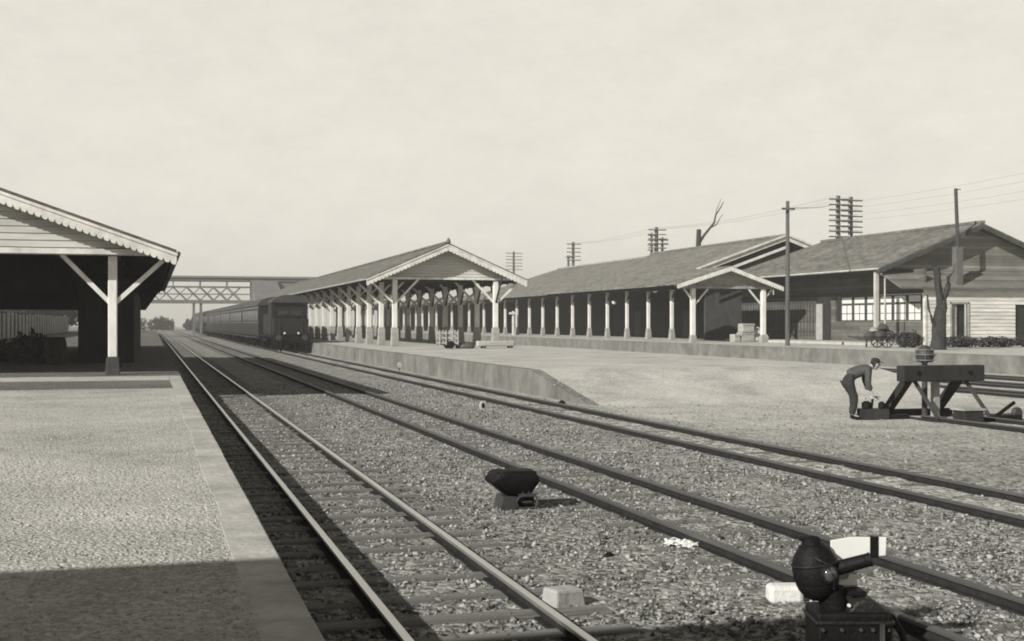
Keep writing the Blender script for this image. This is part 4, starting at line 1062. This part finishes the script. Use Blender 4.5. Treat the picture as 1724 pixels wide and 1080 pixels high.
# head with face, joined to the neck
HC = Vector((.50, 0, 1.155))
hm = MB(); hm.lathe(HC+Vector((-.02, 0, -.115)), [(0, .035), (.02, .058), (.06, .078), (.12, .092), (.17, .088), (.21, .06), (.235, .015)], (0.12, 0, 1), 16, .86)
hm.lathe(HC+Vector((.075, 0, -.015)), [(0, .018), (.02, .014), (.032, .005)], (1, 0, -.35), 8)
hm.tube(HC+Vector((-.06, 0, -.02)), (.36, 0, 1.07), .055, .062, 12)
for s in (-1, 1): hm.lathe(HC+Vector((-.01, s*.078, -.015)), [(0, .03), (.015, .028)], (0, s, 0), 10)
head = hm.build('head', SKIN, P, smooth=True)
for s in (-1, 1): MB().lathe(HC+Vector((.07, s*.032, .012)), [(0, .012), (.008, .008)], (1, 0, 0), 8).build('eye', CAPM, head)
MB().box(HC.x+.068, HC.x+.082, -.022, .022, HC.z-.066, HC.z-.058).build('mouth', CAPM, head)
cm = MB().lathe(HC+Vector((-.015, 0, .045)), [(-.02, .098), (.03, .104), (.07, .085), (.09, .03)], (0.12, 0, 1), 16, .9)
cm.add([(HC.x+.06, -.07, HC.z+.05), (HC.x+.15, -.045, HC.z+.02), (HC.x+.15, .045, HC.z+.02), (HC.x+.06, .07, HC.z+.05), (HC.x+.06, -.07, HC.z+.062), (HC.x+.15, -.045, HC.z+.03), (HC.x+.15, .045, HC.z+.03), (HC.x+.06, .07, HC.z+.062)],
       [(0, 1, 2, 3), (4, 7, 6, 5), (0, 4, 5, 1), (1, 5, 6, 2), (2, 6, 7, 3), (3, 7, 4, 0)])
cm.build('cap', CAPM, P, smooth=True)
MB().lathe(HC+Vector((-.035, 0, -.02)), [(-.05, .06), (0, .088), (.06, .094)], (0.12, 0, 1), 16, .9).build('hair', CAPM, P, smooth=True)
jv = [(-.10, 0, .895), (.05, 0, .975), (.22, 0, 1.055), (.36, 0, 1.08), (.30, -.17, 1.03), (.27, -.21, .76), (.335, -.18, .615), (.30, .17, 1.03), (.33, .19, .78), (.375, .115, .615)]
skin_obj('jacket', jv, [(0, 1), (1, 2), (2, 3), (2, 4), (4, 5), (5, 6), (2, 7), (7, 8), (8, 9)], [(.145, .14), (.15, .14), (.16, .15), .085, .085, .066, .052, .085, .066, .052], JACKET, P)
tv = [(-.09, 0, .875), (-.10, -.10, .78), (.02, -.11, .45), (-.03, -.12, .10), (-.10, .10, .78), (.07, .12, .45), (.04, .12, .10)]
tv.append((.03, 0, .955))
skin_obj('trousers', tv, [(0, 1), (1, 2), (2, 3), (0, 4), (4, 5), (5, 6), (0, 7)], [.145, .112, .088, .07, .112, .088, .07, .135], TROUS, P)
for x, y in ((-.04, -.12), (.03, .12)):
    skin_obj('boot', [(x, y, .11), (x, y, .05), (x+.09, y-.005, .035), (x+.20, y-.01, .03)], [(0, 1), (1, 2), (2, 3)], [.055, .056, .048, .034], IRON, P)
tx = bpy.data.textures.new('folds', 'CLOUDS'); tx.noise_scale = .11; tx.noise_depth = 2
for o in P.children:
    if o.name.split('.')[0] in ('jacket', 'trousers'):
        d = o.modifiers.new('folds', 'DISPLACE'); d.texture = tx; d.strength = .045; d.mid_level = .5
# the lever box he works at
ca, sa = math.cos(YAW), math.sin(YAW)
lx, ly = 14.13+ca*.42+sa*.0, 23.17-sa*.42
t = thing('lever_box', 'dark lever box with iron weights and a white rag under the stooping man', 'lever box', (lx, ly, GZ)); local(t)
MB().box(-.28, .32, -.16, .16, -.01, .22).build('box', BLACKW, t, bevel=.015)
MB().box(.3, .75, -.12, .12, -.01, .10).build('sole_plate', IRON, t, bevel=.01)
MB().tube((-.02, .0, .2), (.02, 0, .50), .03, .025, 10).build('lever', IRON, t)
MB().lathe((-.12, 0, .21), [(0, .06), (.03, .1), (.13, .1), (.17, .05)], n=14).build('weight', IRON, t, smooth=True)
MB().lathe((.2, 0, .21), [(0, .05), (.03, .075), (.12, .07), (.16, .03)], n=14).build('weight', IRON, t, smooth=True)
t.rotation_euler.z = -YAW
rg = random.Random(4); m = MB(); vs = []; fs = []
for j in range(5):
    for i in range(9): vs.append((-.13+i*.035, -.07+j*.035, .50+.018*math.sin(i*1.7+j)+rg.uniform(-.01, .01)-.02*abs(j-2)-.008*abs(i-4)))
for j in range(4):
    for i in range(8): fs.append((j*9+i, j*9+i+1, j*9+i+10, j*9+i+9))
rag = m.add(vs, fs).build('rag', STONEW, t, smooth=True)
so = rag.modifiers.new('th', 'SOLIDIFY'); so.thickness = .012

# ------------------------------------------------------------------ ground signals and odds and ends near the camera
# black hopper shaped lamp on a small steel bed
def hopper():
    X, Y = 3.80, 13.05
    t = thing('ground_signal', 'black flared metal ground signal on a small looped iron bed between the tracks', 'ground signal', (X, Y, GZ))
    rg = random.Random(12)
    m = MB(); rings = []
    for z, cxx, hx, hy in ((.155, .03, .135, .12), (.165, .02, .15, .13), (.22, .0, .19, .16), (.285, -.03, .255, .19), (.325, -.03, .272, .20), (.365, -.02, .245, .195), (.405, -.01, .235, .17), (.415, 0, .20, .13)):
        ring = []
        for i in range(22):
            a = 2*math.pi*i/22+.07
            sx, sy = math.copysign(abs(math.cos(a))**.32, math.cos(a)), math.copysign(abs(math.sin(a))**.32, math.sin(a))
            q = .018 if z > .2 else .004
            ring.append((X+cxx+sx*hx+rg.uniform(-q, q), Y+sy*hy+rg.uniform(-q, q), z+GZ+rg.uniform(-q, q)*.7))
        rings.append(ring)
    vs = [p for r in rings for p in r]; n = 22; nr = len(rings)
    fs = [tuple(range(n-1, -1, -1)), tuple(range(n*(nr-1), n*nr))]+[(k*n+i, k*n+(i+1) % n, (k+1)*n+(i+1) % n, (k+1)*n+i) for k in range(nr-1) for i in range(n)]
    hd = m.add(vs, fs).build('hood', IRON, t, smooth=True)
    MB().prism([(X-.20, GZ-.01), (X-.02, GZ-.01), (X-.02, GZ+.15), (X-.16, GZ+.15)], Y-.14, Y+.16).build('bed_plate', IRONG, t)
    MB().box(X-.01, X+.19, Y-.11, Y+.14, GZ-.01, GZ+.145).build('case', IRON, t)
    yy = Y-.15; m = MB()
    loop = [(X+.05, yy, GZ+.015), (X+.0, yy, GZ+.03), (X-.02, yy, GZ+.08), (X+.0, yy, GZ+.135), (X+.04, yy, GZ+.15), (X+.19, yy, GZ+.15), (X+.215, yy, GZ+.12), (X+.215, yy, GZ+.05), (X+.19, yy, GZ+.02), (X+.05, yy, GZ+.015)]
    m.path(loop, .014, 7); m.path([(X-.0, yy, GZ+.165), (X+.22, yy, GZ+.17)], .011, 6)
    for x in (.05, .12): m.path([(X+x, yy, GZ+.165), (X+x, yy, GZ+.22)], .008, 6)
    m.path([(X+.05, yy, GZ+.085), (X+.15, yy, GZ+.085)], .012, 6)
    m.build('loop_handle', IRONG, t, smooth=True)
hopper()

# white topped stone block beside the near rail
X, Y = 2.83, 8.45
m = MB()
m.add([(X-.14, Y-.09, GZ-.01), (X+.13, Y-.10, GZ-.01), (X+.14, Y+.1, GZ-.01), (X-.14, Y+.1, GZ-.01), (X-.12, Y-.075, GZ+.135), (X+.115, Y-.08, GZ+.12), (X+.12, Y+.085, GZ+.13), (X-.13, Y+.085, GZ+.14)],
      [(3, 2, 1, 0), (4, 5, 6, 7), (0, 1, 5, 4), (1, 2, 6, 5), (2, 3, 7, 6), (3, 0, 4, 7)])
o = m.build('stone_block', STONEW, org=(X, Y, GZ), bevel=.018); o.rotation_euler.z = .34; tag(o, 'pale squared stone block lying right beside the nearest bright rail', 'stone block')
# white stone behind the dwarf signal
X, Y = 4.42, 8.15
m = MB().box(X-.13, X+.12, Y-.08, Y+.08, GZ-.01, GZ+.125); o = m.build('stone_block', mat('whitewash', .56, .06, 6, bump=.3), org=(X, Y, GZ), bevel=.03); o.rotation_euler.z = -.25
tag(o, 'whitewashed stone on the gravel just left of the dwarf signal', 'stone block')
# crumpled pale cloth by the second track's rail
X, Y = 4.60, 10.45
rg = random.Random(8); n1 = 15; vs = []; fs = []
for j in range(n1):
    for i in range(n1):
        u, v = (i/(n1-1)-.5)*.30, (j/(n1-1)-.5)*.40
        vs.append((X+u, Y+v, GZ+.022+.022*noise.noise((u*16, v*16, 5))+.01*rg.random()))
for j in range(n1-1):
    for i in range(n1-1):
        if (i-7)**2*1.2+(j-7)**2 < 46+rg.random()*14: fs.append((j*n1+i, j*n1+i+1, (j+1)*n1+i+1, (j+1)*n1+i))
clm, ct, cb = new_mat('blotched_paper', .8, .2)
cn = ct.nodes.new('ShaderNodeTexNoise'); cn.inputs['Scale'].default_value = 16; cn.inputs['Detail'].default_value = 3
ctc = ct.nodes.new('ShaderNodeTexCoord'); ct.links.new(ctc.outputs['Object'], cn.inputs['Vector'])
cr = ramp(ct, [(.40, sep(.02)), (.46, sep(.7)), (1, sep(.75))]); ct.links.new(cn.outputs[0], cr.inputs[0]); ct.links.new(cr.outputs[0], cb.inputs['Base Color'])
o = MB().add(vs, fs).build('crumpled_paper', clm, org=(X, Y, GZ)); so = o.modifiers.new('th', 'SOLIDIFY'); so.thickness = .006
tag(o, 'crumpled white paper with black blotches lying against the second track', 'paper')
# black stones
for i, (X, Y, s, lb) in enumerate(((3.79, 10.1, .042, 'lone black lump of coal on the pale gravel left of the crumpled paper'), (9.85, 29.6, .075, 'small black lump at the foot of the platform ramp'))):
    m = MB().lathe((X, Y, GZ-.01), [(0, s*.7), (s*.4, s), (s*.9, s*.8), (s*1.3, s*.3)], n=7, sx=1.3)
    tag(m.build('coal_lump', IRON, org=(X, Y, GZ)), lb, 'coal lump', 'lumps of coal')
# small round white rimmed disc signal by the third track
def disc(X, Y, z, r, label, dark=True):
    t = thing('disc_signal', label, 'disc signal', (X, Y, GZ), 'small disc signals')
    MB().tube((X, Y+.04, GZ-.02), (X, Y+.04, z), .018, .018, 8).build('stake', IRON, t)
    d = MB().lathe((X, Y, z), [(0, r), (.02, r)], (.28, -.96, 0), 20, .8).build('disc', PAPER, t)
    if dark: MB().lathe((X, Y, z), [(.021, r*.62), (.04, r*.5)], (.28, -.96, 0), 16, .62).build('target', IRON, d)
disc(7.2, 27.3, .05, .105, 'small white disc signal with black centre between second and third tracks')
disc(10.0, 51.6, .16, .12, 'plain small white disc signal against the island platform wall', False)

# dwarf signal with lamp drum and striped arm in the right foreground
def dwarf():
    X, Y = 3.95, 6.56
    t = thing('dwarf_signal', 'black dwarf signal with round lamp drum and a white arm with black stripe', 'dwarf signal', (X, Y, GZ))
    t.rotation_euler.z = -YAW; local(t)
    b = MB()                                      # local: x right, y away, z up from the ground
    b.box(-.20, .24, -.16, .16, -.02, .335).build('base_case', IRON, t, bevel=.02)
    cov = mat('sooty_iron', .011, .7, 9, .5, spec=.3, bump=.4)
    MB().prism([(-.02, .30), (-.005, .355), (.03, .395), (.08, .41), (.13, .405), (.18, .375), (.225, .335), (.245, .30)], -.13, .15).build('gear_cover', cov, t, bevel=.03)
    m = MB()
    for z in (.06, .27): m.box(-.21, .25, -.17, .17, z, z+.018)
    m.build('flange', cov, t, bevel=.004)
    m = MB()
    for x in (-.17, -.06, .05, .12, .21):
        for z in (.10, .24): m.tube((x, -.16, z), (x, -.178, z), .012, .010, 6)
    m.build('bolts', IRONG, t)
    MB().path([(.2, .06, .30), (.30, .06, .26), (.36, .06, .16), (.39, .06, .03), (.40, .06, -.02)], .022, 8).build('crank', IRON, t, smooth=True)
    MB().prism([(-.015, .41), (.0, .44), (.10, .445), (.125, .43), (.11, .41)], -.06, .06).build('pivot_block', IRON, t, bevel=.008)
    MB().tube((-.05, 0, .30), (-.09, 0, .44), .08, .085, 14).build('neck', IRON, t, smooth=True)
    dr = MB().lathe((-.145, 0, .385), [(0, .05), (.02, .085), (.07, .118), (.13, .134), (.19, .136), (.245, .125), (.29, .10), (.32, .07)], (-.16, 0, 1), 26).build('lamp_drum', IRON, t, smooth=True)
    MB().lathe((-.195, 0, .69), [(0, .072), (.012, .072), (.02, .056), (.05, .054), (.062, .04), (.07, .01)], (-.05, 0, 1), 18).build('lamp_cap', IRON, dr, smooth=True)
    MB().tube((-.225, 0, .735), (-.27, .0, .742), .018, .012, 8).build('vent_spout', IRON, dr)
    m = MB()
    for z, q in ((.475, .118), (.60, .134)): m.path([(-.145-.16*(z-.385)+q*math.cos(a), q*math.sin(a), z-.16*q*math.cos(a)*-1) for a in [2*math.pi*i/28 for i in range(29)]], .006, 5)
    for k in range(9):
        a = -math.pi*(.1+.8*k/8); m.tube((-.17+.128*math.cos(a), .128*math.sin(a), .545), (-.17+.143*math.cos(a), .143*math.sin(a), .545), .008, .006, 6)
    m.build('drum_bands', cov, dr)
    l = MB().lathe((-.13, -.115, .555), [(0, .055), (.03, .055), (.035, .045)], (.35, -1, .05), 18).build('lens_ring', cov, dr, smooth=True)
    MB().lathe((-.119, -.149, .557), [(0, .043), (.008, .038), (.014, .02)], (.35, -1, .05), 16).build('lens', mat('lens_glass', .06, .2, 9, .08, spec=.8), l, smooth=True)
    MB().tube((-.05, -.03, .572), (.125, -.08, .632), .044, .040, 16).lathe((.123, -.079, .631), [(0, .043), (.012, .043), (.014, .036)], (.95, -.27, .33), 16).build('lens_hood', IRON, dr, smooth=True)
    MB().path([(-.21, -.125, .65), (-.15, -.155, .62), (-.10, -.16, .54), (-.10, -.14, .47)], .007, 6).build('handle', cov, dr)
    # arm: white plate with one black stripe
    ap = MB().prism([(-.06, .615), (.03, .60), (.27, .625), (.275, .735), (.06, .735), (-.06, .715)], .085, .10).build('arm', PAPER, t, bevel=.003)
    MB().box(.175, .225, .081, .1035, .612, .738).build('arm_stripe', IRON, ap)
    MB().box(-.03, .09, .06, .09, .44, .53).build('rear_plate', GREYB, t); MB().prism([(-.04, .455), (.09, .455), (.09, .52), (.04, .52), (.03, .49), (-.04, .48)], .05, .058).build('white_plate', PAPER, t)
    MB().tube((-.01, -.13, .375), (-.01, -.145, .375), .011, .009, 8).build('rivet', PAPER, t)
    MB().box(.16, .18, -.20, -.165, .05, .28).build('rod', IRONG, t)
dwarf()

# ------------------------------------------------------------------ the hazy air of the yard
hz = bpy.data.materials.new('haze_air'); hz.use_nodes = True
ht = hz.node_tree; ht.nodes.clear()
ho = ht.nodes.new('ShaderNodeOutputMaterial'); hv = ht.nodes.new('ShaderNodeVolumePrincipled')
hv.inputs['Color'].default_value = (.96, .95, .92, 1); hv.inputs['Density'].default_value = .0009; hv.inputs['Anisotropy'].default_value = .2
ht.links.new(hv.outputs[0], ho.inputs['Volume'])
tag(MB().box(-620, 620, -310, 720, -1.2, 18).build('haze', hz), kind='stuff')
